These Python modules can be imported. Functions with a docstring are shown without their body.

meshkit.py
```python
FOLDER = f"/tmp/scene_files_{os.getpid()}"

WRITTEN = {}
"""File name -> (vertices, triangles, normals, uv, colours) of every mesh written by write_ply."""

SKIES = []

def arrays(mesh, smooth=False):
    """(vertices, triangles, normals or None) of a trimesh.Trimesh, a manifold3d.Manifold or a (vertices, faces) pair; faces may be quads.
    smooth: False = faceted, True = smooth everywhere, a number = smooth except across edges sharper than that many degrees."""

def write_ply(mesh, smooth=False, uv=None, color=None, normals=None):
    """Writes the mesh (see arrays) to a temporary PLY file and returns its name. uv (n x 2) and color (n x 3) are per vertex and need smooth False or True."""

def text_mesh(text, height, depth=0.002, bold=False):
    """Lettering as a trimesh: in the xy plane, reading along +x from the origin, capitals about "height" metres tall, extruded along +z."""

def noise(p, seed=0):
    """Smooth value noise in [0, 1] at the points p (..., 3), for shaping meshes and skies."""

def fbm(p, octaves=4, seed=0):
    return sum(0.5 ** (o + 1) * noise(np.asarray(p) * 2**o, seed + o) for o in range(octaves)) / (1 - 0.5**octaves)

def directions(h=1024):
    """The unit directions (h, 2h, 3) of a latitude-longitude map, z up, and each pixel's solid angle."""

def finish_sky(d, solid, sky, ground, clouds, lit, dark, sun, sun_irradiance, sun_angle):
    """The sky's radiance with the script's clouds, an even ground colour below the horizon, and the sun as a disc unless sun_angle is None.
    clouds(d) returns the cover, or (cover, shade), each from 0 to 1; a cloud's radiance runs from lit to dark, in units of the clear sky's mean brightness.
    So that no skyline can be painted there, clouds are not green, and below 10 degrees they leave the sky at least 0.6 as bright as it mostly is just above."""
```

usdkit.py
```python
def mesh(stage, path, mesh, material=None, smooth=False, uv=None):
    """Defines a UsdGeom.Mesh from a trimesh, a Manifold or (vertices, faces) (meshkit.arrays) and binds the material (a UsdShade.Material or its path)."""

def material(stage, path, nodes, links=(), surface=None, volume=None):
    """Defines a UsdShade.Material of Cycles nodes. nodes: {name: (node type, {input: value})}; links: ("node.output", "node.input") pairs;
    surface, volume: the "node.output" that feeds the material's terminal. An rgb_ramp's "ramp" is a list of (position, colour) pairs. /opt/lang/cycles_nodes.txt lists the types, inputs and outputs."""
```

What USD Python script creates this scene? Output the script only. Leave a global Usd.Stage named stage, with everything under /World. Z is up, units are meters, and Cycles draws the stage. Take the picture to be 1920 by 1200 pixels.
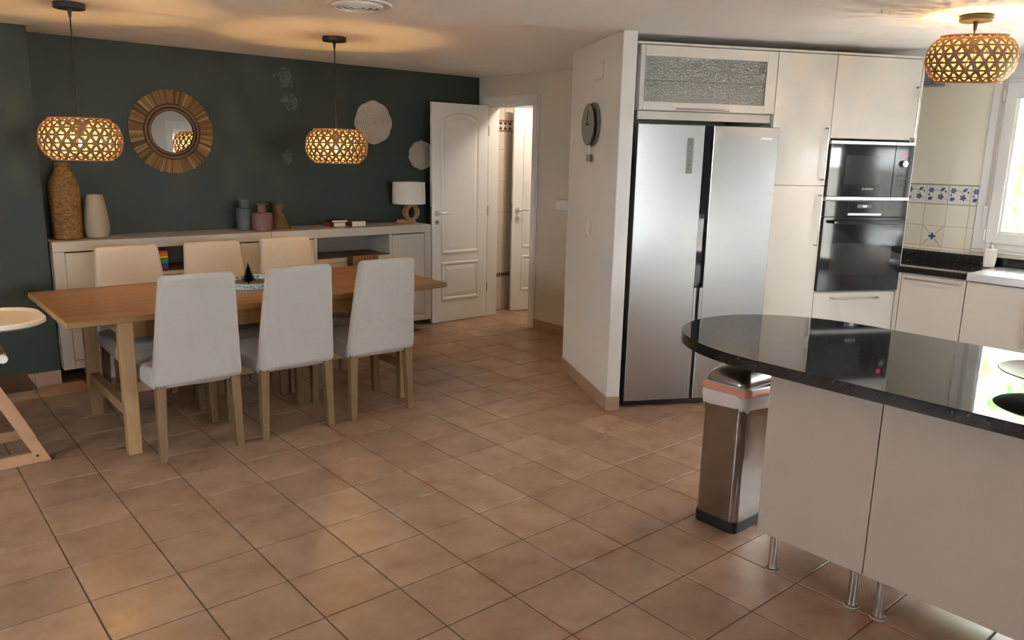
import math, random
import numpy as np
import trimesh
import shapely.geometry as sg
import usdkit, meshkit
from pxr import Usd, UsdGeom, UsdLux, UsdShade, Gf, Sdf

stage = Usd.Stage.CreateInMemory()
UsdGeom.SetStageUpAxis(stage, 'Z')
UsdGeom.SetStageMetersPerUnit(stage, 1.0)
W = '/World'
UsdGeom.Xform.Define(stage, W)
rng = random.Random(7)
nrg = np.random.default_rng(7)
PI = math.pi

# ------------------------------------------------------------------ camera
FPX, PITCH, ROLL, YAW, CAMH = 1449.97, 0.20937, 0.021933, math.radians(40.5436), 1.57
cp, sp, cr, sr = math.cos(PITCH), math.sin(PITCH), math.cos(ROLL), math.sin(ROLL)
f0, u0, r0 = np.array([0, cp, -sp]), np.array([0, sp, cp]), np.array([1., 0, 0])
R3 = np.array([cr * r0 + sr * u0, -sr * r0 + cr * u0, f0])
YM = np.array([[math.cos(YAW), math.sin(YAW), 0], [-math.sin(YAW), math.cos(YAW), 0], [0, 0, 1]])
RC = R3 @ YM.T                      # rows: right, up, forward in the room's axes
cam = UsdGeom.Camera.Define(stage, W + '/camera')
cam.CreateHorizontalApertureAttr(36.0)
cam.CreateVerticalApertureAttr(22.5)
cam.CreateFocalLengthAttr(36.0 * FPX / 1920)
cam.CreateClippingRangeAttr(Gf.Vec2f(0.05, 500))
mm = np.eye(4); mm[0, :3], mm[1, :3], mm[2, :3], mm[3, :3] = RC[0], RC[1], -RC[2], (0, 0, CAMH)
cam.AddTransformOp().Set(Gf.Matrix4d(*mm.ravel().tolist()))
cam.CreateExposureAttr(EXPOSURE := 1.6)

def project(P):
    q = (np.atleast_2d(P) - [0, 0, CAMH]) @ RC.T
    return np.c_[960 + FPX * q[:, 0] / q[:, 2], 600 - FPX * q[:, 1] / q[:, 2], q[:, 2]]

# ------------------------------------------------------------------ sky and sun
dome = UsdLux.DomeLight.Define(stage, W + '/sky')
dome.CreateIntensityAttr(SKY := 3.6)
dome.CreateColorAttr(Gf.Vec3f(0.94, 0.975, 1.0))
sun = UsdLux.DistantLight.Define(stage, W + '/sun')
sun.CreateIntensityAttr(85.0)
sun.CreateAngleAttr(0.6)
sun.CreateColorAttr(Gf.Vec3f(1.0, 0.95, 0.87))
# the sun stands high over the dining end of the house, so no beam enters through the glazing
sun.AddRotateXYZOp().Set(Gf.Vec3f(-33, 12, 0))
BULB = 680.0

# ------------------------------------------------------------------ materials
LK = W + '/Looks'
UsdGeom.Scope.Define(stage, LK)
MATS = {}

def lin(c):
    """sRGB 0..255 -> linear."""
    return tuple(((x / 255) / 12.92 if x / 255 <= 0.04045 else ((x / 255 + 0.055) / 1.055) ** 2.4) for x in c)

def mat(name, color, rough=0.5, metal=0.0, var=None, bump=None, coord='object', stretch=(1, 1, 1), **kw):
    """var=(scale, second colour, contrast), bump=(scale, strength, distance)."""
    nodes = {'p': ('principled_bsdf', dict(base_color=color, roughness=rough, metallic=metal, **kw))}
    links = []
    if var or bump:
        nodes['tc'] = ('texture_coordinate', {})
        nodes['mp'] = ('mapping', dict(scale=stretch))
        links.append(('tc.' + coord, 'mp.vector'))
    if var:
        nodes['nv'] = ('noise_texture', dict(scale=var[0], detail=5.0, roughness=0.6))
        lo, hi = 0.5 - 0.5 / var[2], 0.5 + 0.5 / var[2]
        nodes['rv'] = ('rgb_ramp', dict(ramp=[(max(0, lo), color), (min(1, hi), var[1])]))
        links += [('mp.vector', 'nv.vector'), ('nv.fac', 'rv.fac'), ('rv.color', 'p.base_color')]
    if bump:
        nodes['nb'] = ('noise_texture', dict(scale=bump[0], detail=4.0))
        nodes['b'] = ('bump', dict(strength=bump[1], distance=bump[2]))
        links += [('mp.vector', 'nb.vector'), ('nb.fac', 'b.height'), ('b.normal', 'p.normal')]
    MATS[name] = usdkit.material(stage, f'{LK}/{name}', nodes, links, surface='p.BSDF')
    return MATS[name]

def wood(name, c1, c2, scale=6.0, stretch=(1, 12, 12), rough=0.45, contrast=2.2, planks=None):
    """Grain along local x by default; planks=(axis, pitch) gives glued staves of differing tone."""
    n = {'tc': ('texture_coordinate', {}), 'mp': ('mapping', dict(scale=stretch)),
         'n1': ('noise_texture', dict(scale=scale, detail=6.0, roughness=0.65, distortion=0.6)),
         'r': ('rgb_ramp', dict(ramp=[(0.5 - .5 / contrast, c1), (0.5 + .5 / contrast, c2)])),
         'p': ('principled_bsdf', dict(roughness=rough)), 'b': ('bump', dict(strength=0.15, distance=0.002))}
    l = [('tc.object', 'mp.vector'), ('mp.vector', 'n1.vector'), ('n1.fac', 'r.fac'), ('n1.fac', 'b.height'), ('b.normal', 'p.normal')]
    if planks:
        n['br'] = ('brick_texture', dict(color1=(0.72, 0.70, 0.66), color2=(1.12, 1.12, 1.14), mortar=(0.62, 0.58, 0.5), scale=1.0, mortar_size=0.0009,
                                         brick_width=planks[0], row_height=planks[1], offset=0.37))
        n['m'] = ('mix', dict(mix_type='multiply', fac=1.0))
        l += [('tc.object', 'br.vector'), ('r.color', 'm.color1'), ('br.color', 'm.color2'), ('m.color', 'p.base_color')]
    else:
        l += [('r.color', 'p.base_color')]
    MATS[name] = usdkit.material(stage, f'{LK}/{name}', n, l, surface='p.BSDF')
    return MATS[name]

def emit(name, color, strength):
    MATS[name] = usdkit.material(stage, f'{LK}/{name}', {'e': ('emission', dict(color=color, strength=strength))}, [], surface='e.emission')
    return MATS[name]

mat('green_paint', (0.026, 0.042, 0.037), 0.55, var=(3.0, (0.030, 0.047, 0.042), 1.6), bump=(160, 0.12, 0.002), coord='object')
mat('cream_paint', (0.66, 0.61, 0.52), 0.7, bump=(120, 0.12, 0.002))
mat('white_wall', (0.70, 0.70, 0.69), 0.7, bump=(120, 0.12, 0.002))
mat('ceiling_paint', (0.87, 0.86, 0.86), 0.75, bump=(90, 0.1, 0.002))
mat('white_lacquer', (0.47, 0.45, 0.42), 0.32)
mat('door_white', (0.78, 0.775, 0.75), 0.35)
mat('gloss_white', (0.67, 0.655, 0.62), 0.22, coat_weight=0.3, coat_roughness=0.1)
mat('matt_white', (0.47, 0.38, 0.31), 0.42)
mat('board_grey', (0.62, 0.60, 0.57), 0.5)
mat('panel_grey', (0.17, 0.19, 0.185), 0.35)
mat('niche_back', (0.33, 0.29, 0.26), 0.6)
mat('dark_brown_board', (0.07, 0.045, 0.035), 0.5)
mat('black_plastic', (0.012, 0.012, 0.014), 0.4)
mat('black_metal', (0.018, 0.017, 0.016), 0.45)
mat('black_gap', (0.01, 0.01, 0.01), 0.8)
mat('black_glass', (0.012, 0.014, 0.018), 0.04, coat_weight=0.4)
mat('oven_window', (0.03, 0.032, 0.036), 0.06, coat_weight=0.5)
mat('steel', (0.60, 0.59, 0.575), 0.26, 1.0)
mat('steel_bright', (0.72, 0.71, 0.70), 0.3, 1.0)
mat('bin_steel', (0.36, 0.335, 0.31), 0.17, 1.0)
mat('bin_lid_steel', (0.36, 0.335, 0.30), 0.24, 1.0)
mat('chrome', (0.8, 0.8, 0.82), 0.08, 1.0)
mat('fridge_steel', (0.40, 0.408, 0.415), 0.27, 1.0, bump=(60, 0.03, 0.002), stretch=(30, 1, 0.4))
mat('fridge_side', (0.10, 0.105, 0.11), 0.4)
mat('fabric', (0.41, 0.38, 0.342), 0.9, bump=(14, 0.32, 0.014), sheen_weight=0.15)
mat('mirror', (0.92, 0.93, 0.92), 0.01, 1.0)
mat('cream_ceramic', (0.36, 0.30, 0.235), 0.5)
mat('grey_ceramic', (0.075, 0.095, 0.095), 0.6)
mat('pink_ceramic', (0.165, 0.095, 0.088), 0.6)
mat('mustard_ceramic', (0.11, 0.062, 0.02), 0.55)
mat('crochet', (0.50, 0.465, 0.42), 0.95, bump=(220, 0.5, 0.004))
mat('shade_cloth', (0.62, 0.61, 0.59), 0.85, bump=(300, 0.2, 0.001))
mat('clock_green', (0.19, 0.20, 0.165), 0.45)
mat('clock_face', (0.26, 0.275, 0.235), 0.5)
mat('plastic_white', (0.80, 0.80, 0.79), 0.35)
mat('tray_cream', (0.80, 0.74, 0.62), 0.35)
mat('pvc', (0.80, 0.82, 0.83), 0.3)
mat('vent_grey', (0.30, 0.34, 0.37), 0.5)
mat('silver_print', (0.09, 0.105, 0.10), 0.4)
mat('blue_print', (0.045, 0.09, 0.30), 0.25)
mat('line_print', (0.05, 0.06, 0.11), 0.3)
mat('wall_tile', (0.80, 0.78, 0.68), 0.16, var=(5, (0.83, 0.81, 0.72), 1.6))
mat('border_tile', (0.80, 0.79, 0.74), 0.14)
mat('tile_grout', (0.56, 0.54, 0.47), 0.9)
mat('bath_tile', (0.66, 0.57, 0.47), 0.2, var=(4, (0.70, 0.61, 0.52), 1.5))
mat('brown_print', (0.10, 0.03, 0.02), 0.3)
mat('terracotta_print', (0.32, 0.13, 0.08), 0.3)
mat('lamp_cord', (0.01, 0.01, 0.01), 0.6)
mat('bag_plastic', (0.82, 0.74, 0.72), 0.45, transmission_weight=0.15)
mat('bag_ribbon', (0.72, 0.30, 0.20), 0.55)
mat('rainbow_red', (0.55, 0.05, 0.03), 0.5); mat('rainbow_orange', (0.65, 0.2, 0.03), 0.5)
mat('rainbow_green', (0.10, 0.28, 0.05), 0.5); mat('rainbow_teal', (0.02, 0.25, 0.30), 0.5)
mat('rainbow_blue', (0.03, 0.05, 0.30), 0.5); mat('rainbow_violet', (0.16, 0.04, 0.22), 0.5); mat('rainbow_yellow', (0.6, 0.42, 0.05), 0.5)
mat('book_red', (0.30, 0.05, 0.02), 0.5, var=(30, (0.04, 0.02, 0.02), 4)); mat('book_dark', (0.06, 0.03, 0.03), 0.5); mat('paper', (0.72, 0.66, 0.55), 0.9, bump=(200, .3, .001), stretch=(1, 1, 12))
mat('tree_green', (0.010, 0.032, 0.030), 0.9)
mat('tray_blue', (0.10, 0.20, 0.25), 0.3, var=(90, (0.62, 0.72, 0.75), 6)); mat('tray_pale', (0.42, 0.56, 0.58), 0.3)
mat('bowl_wood', (0.16, 0.10, 0.065), 0.5, var=(6, (0.22, 0.14, 0.09), 2), stretch=(1, 8, 1))
mat('dark_wood', (0.13, 0.06, 0.03), 0.4, var=(5, (0.19, 0.09, 0.045), 2), stretch=(1, 10, 10))
mat('bulb_base', (0.6, 0.5, 0.3), 0.3, 1.0)
mat('leaf', (0.15, 0.38, 0.10), 0.6, var=(6, (0.30, 0.52, 0.20), 2)); mat('bark', (0.12, 0.08, 0.05), 0.9)
mat('terrace', (0.66, 0.60, 0.52), 0.8, var=(1.2, (0.74, 0.68, 0.60), 1.6)); mat('hill', (0.42, 0.36, 0.25), 0.95, var=(0.8, (0.30, 0.33, 0.17), 2.2))
emit('bulb_glow', (1.0, 0.58, 0.20), BULB)
emit('clock_digits', (0.8, 0.9, 1.0), 1.4)
emit('red_digits', (1.0, 0.06, 0.12), 1.6)
emit('room_lamp', (1.0, 0.88, 0.74), 26.0)
wood('table_birch', (0.22, 0.108, 0.036), (0.31, 0.165, 0.062), 3.0, (1.4, 14, 14), 0.33, planks=(0.55, 0.047))
wood('birch_end', (0.40, 0.26, 0.125), (0.54, 0.37, 0.20), 3.0, (14, 1.4, 14), 0.45)
wood('birch_leg', (0.31, 0.185, 0.082), (0.42, 0.265, 0.13), 3.0, (12, 12, 1.2), 0.45)
wood('oak_leg', (0.155, 0.095, 0.043), (0.215, 0.135, 0.065), 4.0, (14, 14, 1.2), 0.45)
wood('beech', (0.46, 0.255, 0.135), (0.54, 0.31, 0.175), 4.0, (1.3, 12, 6), 0.42)
mat('rattan', (0.20, 0.105, 0.055), 0.6, var=(40, (0.30, 0.17, 0.09), 2.5), bump=(140, 0.4, 0.003))
mat('rattan_pale', (0.60, 0.44, 0.17), 0.7)
mat('seagrass', (0.34, 0.19, 0.065), 0.75, var=(45, (0.15, 0.07, 0.02), 3.0), bump=(90, 0.7, 0.008))
mat('rope', (0.33, 0.20, 0.10), 0.85, bump=(160, 0.7, 0.004))
mat('raffia_dark', (0.065, 0.032, 0.02), 0.8); mat('raffia_mid', (0.21, 0.125, 0.065), 0.85)
mat('slat_brown', (0.14, 0.07, 0.035), 0.55, var=(20, (0.24, 0.13, 0.07), 2), stretch=(6, 6, 1))

# terracotta floor tiles: tone from tile to tile, cloudy body, chalky and rusty wear along the edges
TP, TX0, TY0 = 0.3004, 0.182, 0.118
def tile_mat(name):
    n = {'g': ('geometry', {}), 'oi': ('object_info', {}),
         'nz': ('noise_texture', dict(scale=5.0, detail=6.0, roughness=0.6)), 'rc': ('rgb_ramp', dict(ramp=[(0.25, (0.325, 0.195, 0.126)), (0.55, (0.385, 0.24, 0.16)), (0.8, (0.44, 0.285, 0.197))])),
         'sub': ('vector_math', dict(math_type='subtract', vector2=(TX0, TY0, 0))), 'div': ('vector_math', dict(math_type='divide', vector2=(TP, TP, 1.0))),
         'fr': ('vector_math', dict(math_type='fraction')), 'sx': ('separate_xyz', {}),
         'ax': ('math', dict(math_type='subtract', value2=0.5)), 'abx': ('math', dict(math_type='absolute')),
         'ay': ('math', dict(math_type='subtract', value2=0.5)), 'aby': ('math', dict(math_type='absolute')),
         'mxx': ('math', dict(math_type='maximum')), 'ed': ('map_range', dict(from_min=0.36, from_max=0.5, to_min=0.0, to_max=1.0, clamp=True)),
         'n2': ('noise_texture', dict(scale=9.0, detail=5.0, roughness=0.7)), 'e2': ('map_range', dict(from_min=0.52, from_max=0.72, to_min=0.0, to_max=1.0, clamp=True)),
         'mu': ('math', dict(math_type='multiply')), 'mu2': ('math', dict(math_type='multiply', value2=0.75)), 'm1': ('mix', dict(color2=(0.52, 0.385, 0.305))),
         'n3': ('noise_texture', dict(scale=3.3, detail=4.0)), 'e3': ('map_range', dict(from_min=0.56, from_max=0.7, to_min=0.0, to_max=0.8, clamp=True)), 'mu3': ('math', dict(math_type='multiply')),
         'm2': ('mix', dict(color2=(0.36, 0.125, 0.06))),
         'rt': ('rgb_ramp', dict(ramp=[(0, (0.88, 0.87, 0.86)), (1, (1.08, 1.08, 1.08))])), 'mt': ('mix', dict(mix_type='multiply', fac=1.0)),
         'bn': ('noise_texture', dict(scale=22.0, detail=3.0)), 'b': ('bump', dict(strength=0.12, distance=0.006)),
         'rr': ('map_range', dict(from_min=0.3, from_max=0.7, to_min=0.27, to_max=0.42, clamp=True)),
         'p': ('principled_bsdf', dict(specular_ior_level=0.5))}
    l = [('g.position', 'nz.vector'), ('nz.fac', 'rc.fac'), ('g.position', 'sub.vector1'), ('sub.vector', 'div.vector1'), ('div.vector', 'fr.vector1'), ('fr.vector', 'sx.vector'),
         ('sx.x', 'ax.value1'), ('ax.value', 'abx.value1'), ('sx.y', 'ay.value1'), ('ay.value', 'aby.value1'), ('abx.value', 'mxx.value1'), ('aby.value', 'mxx.value2'), ('mxx.value', 'ed.value'),
         ('g.position', 'n2.vector'), ('n2.fac', 'e2.value'), ('ed.result', 'mu.value1'), ('e2.result', 'mu.value2'), ('mu.value', 'mu2.value1'), ('mu2.value', 'm1.fac'),
         ('g.position', 'n3.vector'), ('n3.fac', 'e3.value'), ('ed.result', 'mu3.value1'), ('e3.result', 'mu3.value2'), ('mu3.value', 'm2.fac'),
         ('rc.color', 'm2.color1'), ('m2.color', 'm1.color1'), ('oi.random', 'rt.fac'), ('m1.color', 'mt.color1'), ('rt.color', 'mt.color2'), ('mt.color', 'p.base_color'),
         ('g.position', 'bn.vector'), ('bn.fac', 'b.height'), ('b.normal', 'p.normal'), ('nz.fac', 'rr.value'), ('rr.result', 'p.roughness')]
    MATS[name] = usdkit.material(stage, f'{LK}/{name}', n, l, surface='p.BSDF')
tile_mat('terracotta')
mat('floor_grout', (0.115, 0.075, 0.048), 0.9)
mat('skirting', (0.36, 0.24, 0.175), 0.4, var=(6, (0.41, 0.285, 0.215), 1.6))

# black granite: dark body with fine grey and pale flecks, polished
MATS['granite'] = usdkit.material(stage, LK + '/granite', {
    'g': ('geometry', {}), 'v': ('voronoi_texture', dict(scale=140.0)), 'rv': ('rgb_ramp', dict(ramp=[(0.0, (0.006, 0.007, 0.009)), (0.62, (0.009, 0.010, 0.012)), (0.93, (0.012, 0.013, 0.015)), (1.0, (0.05, 0.055, 0.06))])),
    'w': ('white_noise_texture', dict(dimensions='3D')), 'n': ('noise_texture', dict(scale=55.0, detail=3.0, roughness=0.8)),
    'e': ('map_range', dict(from_min=0.71, from_max=0.78, to_min=0.0, to_max=0.6, clamp=True)), 'm': ('mix', dict(color2=(0.22, 0.22, 0.21))),
    'p': ('principled_bsdf', dict(roughness=0.045, specular_ior_level=0.75))},
    [('g.position', 'v.vector'), ('v.position', 'w.vector'), ('w.value', 'rv.fac'), ('g.position', 'n.vector'), ('n.fac', 'e.value'), ('rv.color', 'm.color1'), ('e.result', 'm.fac'), ('m.color', 'p.base_color')], surface='p.BSDF')

# clear window pane and pebbled cabinet glass
MATS['pane'] = usdkit.material(stage, LK + '/pane', {'f': ('fresnel', dict(IOR=1.45)), 't': ('transparent_bsdf', dict(color=(0.97, 0.98, 0.98))), 'gl': ('glossy_bsdf', dict(color=(1, 1, 1), roughness=0.0)), 'm': ('mix_closure', {})},
    [('f.fac', 'm.fac'), ('t.BSDF', 'm.closure1'), ('gl.BSDF', 'm.closure2')], surface='m.closure')
MATS['pebbled_glass'] = usdkit.material(stage, LK + '/pebbled_glass', {'tc': ('texture_coordinate', {}), 'v': ('voronoi_texture', dict(scale=120.0, feature='smooth_f1')), 'b': ('bump', dict(strength=1.0, distance=0.006)),
    'f': ('fresnel', dict(IOR=1.6)), 't': ('transparent_bsdf', dict(color=(0.62, 0.68, 0.60))), 'gl': ('glossy_bsdf', dict(color=(1, 1, 1), roughness=0.05)), 'm': ('mix_closure', {}),
    'mx': ('math', dict(math_type='multiply_add', value2=0.9, value3=0.14))},
    [('tc.object', 'v.vector'), ('v.distance', 'b.height'), ('b.normal', 'gl.normal'), ('f.fac', 'mx.value1'), ('mx.value', 'm.fac'), ('t.BSDF', 'm.closure1'), ('gl.BSDF', 'm.closure2')], surface='m.closure')

# ------------------------------------------------------------------ mesh helpers
_S = np.array([(x, y, z) for x in (-1, 1) for y in (-1, 1) for z in (-1, 1)], float)
_CH = np.array([[s[0] * (1 - (k != 0) * 0), s[1], s[2]] for s in _S for k in range(3)])
_IN = np.array([[(1 if k != 0 else 0), (1 if k != 1 else 0), (1 if k != 2 else 0)] for s in _S for k in range(3)], float)
_tmpl = _CH - _CH * _IN * 0.2
_hull = trimesh.convex.convex_hull(_tmpl)
_order = np.array([int(np.argmin(np.abs(_tmpl - v).sum(1))) for v in _hull.vertices])
_F = _order[_hull.faces]

def box(x0, x1, y0, y1, z0, z1, b=0.002):
    c, h = np.array([(x0 + x1) / 2, (y0 + y1) / 2, (z0 + z1) / 2]), np.array([abs(x1 - x0) / 2, abs(y1 - y0) / 2, abs(z1 - z0) / 2])
    b = min(b, 0.45 * h.min())
    return trimesh.Trimesh(c + _CH * (h - b * _IN), _F, process=False)

def cat(*ms):
    return trimesh.util.concatenate([m for m in ms if m is not None])

def moved(m, t=(0, 0, 0), rx=0, ry=0, rz=0):
    m = m.copy()
    M = trimesh.transformations.euler_matrix(rx, ry, rz)
    M[:3, 3] = t
    m.apply_transform(M)
    return m

def lathe(profile, n=40):
    """profile (r, z) from bottom to top, on the axis or open."""
    p = np.array(profile, float)
    a = np.linspace(0, 2 * PI, n, endpoint=False)
    v = np.stack([np.outer(np.cos(a), p[:, 0]), np.outer(np.sin(a), p[:, 0]), np.tile(p[:, 1], (n, 1))], -1).reshape(-1, 3)
    k, f = len(p), []
    for i in range(n):
        j = (i + 1) % n
        for q in range(k - 1):
            f += [(i * k + q, j * k + q, j * k + q + 1), (i * k + q, j * k + q + 1, i * k + q + 1)]
    m = trimesh.Trimesh(v, f, process=True)
    m.update_faces(m.nondegenerate_faces())
    return m

def tube(path, r, n=10, closed=False, caps=True):
    P = np.array(path, float)
    k = len(P)
    rr = np.broadcast_to(r, (k,))
    t = np.roll(P, -1, 0) - np.roll(P, 1, 0) if closed else np.gradient(P, axis=0)
    t /= np.linalg.norm(t, axis=1)[:, None]
    up = np.array([0, 0, 1.0]) if abs(t[0][2]) < 0.9 else np.array([1.0, 0, 0])
    u = np.cross(up, t[0]); u /= np.linalg.norm(u)
    rings = []
    for i in range(k):
        u = u - t[i] * (u @ t[i]); u /= np.linalg.norm(u)
        w = np.cross(t[i], u)
        a = np.linspace(0, 2 * PI, n, endpoint=False)
        rings.append(P[i] + rr[i] * (np.outer(np.cos(a), u) + np.outer(np.sin(a), w)))
    v = np.vstack(rings)
    f = []
    for i in range(k if closed else k - 1):
        i2 = (i + 1) % k
        for a in range(n):
            b = (a + 1) % n
            f += [(i * n + a, i * n + b, i2 * n + b), (i * n + a, i2 * n + b, i2 * n + a)]
    if not closed and caps:
        v = np.vstack([v, P[0], P[-1]])
        for a in range(n):
            b = (a + 1) % n
            f += [(len(v) - 2, b, a), (len(v) - 1, (k - 1) * n + a, (k - 1) * n + b)]
    return trimesh.Trimesh(v, f, process=False)

def cyl(r, z0, z1, n=28, b=0.001):
    return lathe([(0, z0), (r - b, z0), (r, z0 + b), (r, z1 - b), (r - b, z1), (0, z1)], n)

def prism(pts, z0, z1):
    m = trimesh.creation.extrude_polygon(sg.Polygon(pts), z1 - z0, engine='earcut')
    m.apply_translation((0, 0, z0))
    return m

def upright(m):
    """A shape drawn in xy (y up) stood up in the xz plane, its +z turned to -y (towards the viewer)."""
    return moved(m, rx=PI / 2)

def slab(x0, x1, y0, y1, z0, z1, r, sub=0.03, noise=0.0, seed=0, freq=9.0, shape=None):
    """Rounded cushion-like box; shape(v) may bend the vertices afterwards."""
    import manifold3d as m3
    s = m3.Manifold.sphere(r, 20)
    pts = [s.translate((x, y, z)) for x in (x0 + r, x1 - r) for y in (y0 + r, y1 - r) for z in (z0 + r, z1 - r)]
    h = m3.Manifold.batch_hull(pts).refine_to_length(sub)
    q = h.to_mesh()
    m = trimesh.Trimesh(q.vert_properties[:, :3], q.tri_verts, process=True)
    v = np.array(m.vertices)
    if noise:
        v = v + np.array(m.vertex_normals) * ((meshkit.fbm(v * freq + seed * 7.3, 3, seed) - 0.5) * 2 * noise)[:, None]
    if shape:
        v = shape(v)
    return trimesh.Trimesh(v, m.faces, process=False)

def rrect(x0, x1, y0, y1, r, n=6):
    out = []
    for cx, cy, a0 in ((x1 - r, y1 - r, 0), (x0 + r, y1 - r, PI / 2), (x0 + r, y0 + r, PI), (x1 - r, y0 + r, 1.5 * PI)):
        for i in range(n + 1):
            a = a0 + PI / 2 * i / n
            out.append((cx + r * math.cos(a), cy + r * math.sin(a)))
    return out

def loft(rings, cap0=True, cap1=True):
    k, n = len(rings), len(rings[0])
    v = np.vstack([np.array(r, float) for r in rings])
    f = []
    for i in range(k - 1):
        for a in range(n):
            b = (a + 1) % n
            f += [(i * n + a, i * n + b, (i + 1) * n + b), (i * n + a, (i + 1) * n + b, (i + 1) * n + a)]
    ex = []
    if cap0:
        ex.append(v[:n].mean(0)); c = len(v) + len(ex) - 1
        f += [(c, (a + 1) % n, a) for a in range(n)]
    if cap1:
        ex.append(v[-n:].mean(0)); c = len(v) + len(ex) - 1
        f += [(c, (k - 1) * n + a, (k - 1) * n + (a + 1) % n) for a in range(n)]
    if ex:
        v = np.vstack([v, ex])
    return trimesh.Trimesh(v, f, process=False)

# ------------------------------------------------------------------ scene helpers
used = {}
def numbered(parent, name):
    k = used.get((parent, name), 0)
    used[(parent, name)] = k + 1
    return name if k == 0 else f'{name}_{k:03d}'

def data(prim, **kw):
    for a, b in kw.items():
        if b:
            prim.SetCustomDataByKey(a, b)

def thing(name, label=None, category=None, loc=(0, 0, 0), rz=0, group=None, kind=None):
    x = UsdGeom.Xform.Define(stage, f'{W}/{numbered(W, name)}')
    x.AddTranslateOp().Set(Gf.Vec3d(*map(float, loc)))
    if rz:
        x.AddRotateZOp().Set(float(math.degrees(rz)))
    data(x.GetPrim(), label=label, category=category, group=group, kind=kind)
    return x.GetPrim()

def part(parent, name, mesh, m, smooth=False, label=None, kind=None):
    pp = parent.GetPath().pathString if not isinstance(parent, str) else parent
    p = usdkit.mesh(stage, f'{pp}/{numbered(pp, name)}', mesh, MATS[m], smooth=smooth).GetPrim()
    data(p, label=label, kind=kind)
    return p

def single(name, mesh, m, label=None, category=None, group=None, kind=None, smooth=False):
    p = part(W, name, mesh, m, smooth)
    data(p, label=label, category=category, group=group, kind=kind)
    return p

def struct(name, mesh, m, smooth=False):
    return single(name, mesh, m, kind='structure', smooth=smooth)

def copy_of(root, loc, rz=0, label=None):
    name = root.GetName()
    x = UsdGeom.Xform.Define(stage, f'{W}/{numbered(W, name)}')
    x.GetPrim().GetReferences().AddInternalReference(root.GetPath())
    x.GetPrim().SetInstanceable(True)
    x.ClearXformOpOrder()
    for op in ('xformOp:translate', 'xformOp:rotateZ'):
        pass
    t = x.GetPrim().GetAttribute('xformOp:translate')
    t.Set(Gf.Vec3d(*map(float, loc)))
    order = [UsdGeom.XformOp(t)]
    a = x.GetPrim().GetAttribute('xformOp:rotateZ')
    if not a:
        a = UsdGeom.XformOp(x.AddRotateZOp()).GetAttr()
    a.Set(float(math.degrees(rz)))
    x.SetXformOpOrder([UsdGeom.XformOp(t), UsdGeom.XformOp(a)])
    data(x.GetPrim(), label=label)
    return x.GetPrim()

# kitchen run: its own axes, a along the fronts and b into the wall
KA = math.atan2(-0.472, 0.882)
K0 = np.array([3.616, 3.136, 0.0])
kd, kn = np.array([math.cos(KA), math.sin(KA), 0]), np.array([-math.sin(KA), math.cos(KA), 0])
def kpt(a, b, z=0.0):
    return K0 + kd * a + kn * b + np.array([0, 0, z])
def kthing(name, label, category, a=0, b=0, z=0, **kw):
    return thing(name, label, category, kpt(a, b, z), KA, **kw)
def kmesh(m):
    return moved(m, kpt(0, 0), rz=KA)

CEIL = 2.29
YR = -4.6                    # rear wall, behind the viewer
XR, YG = 4.74, 6.10          # hall wall and green wall
XW = 5.95                    # window wall

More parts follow.
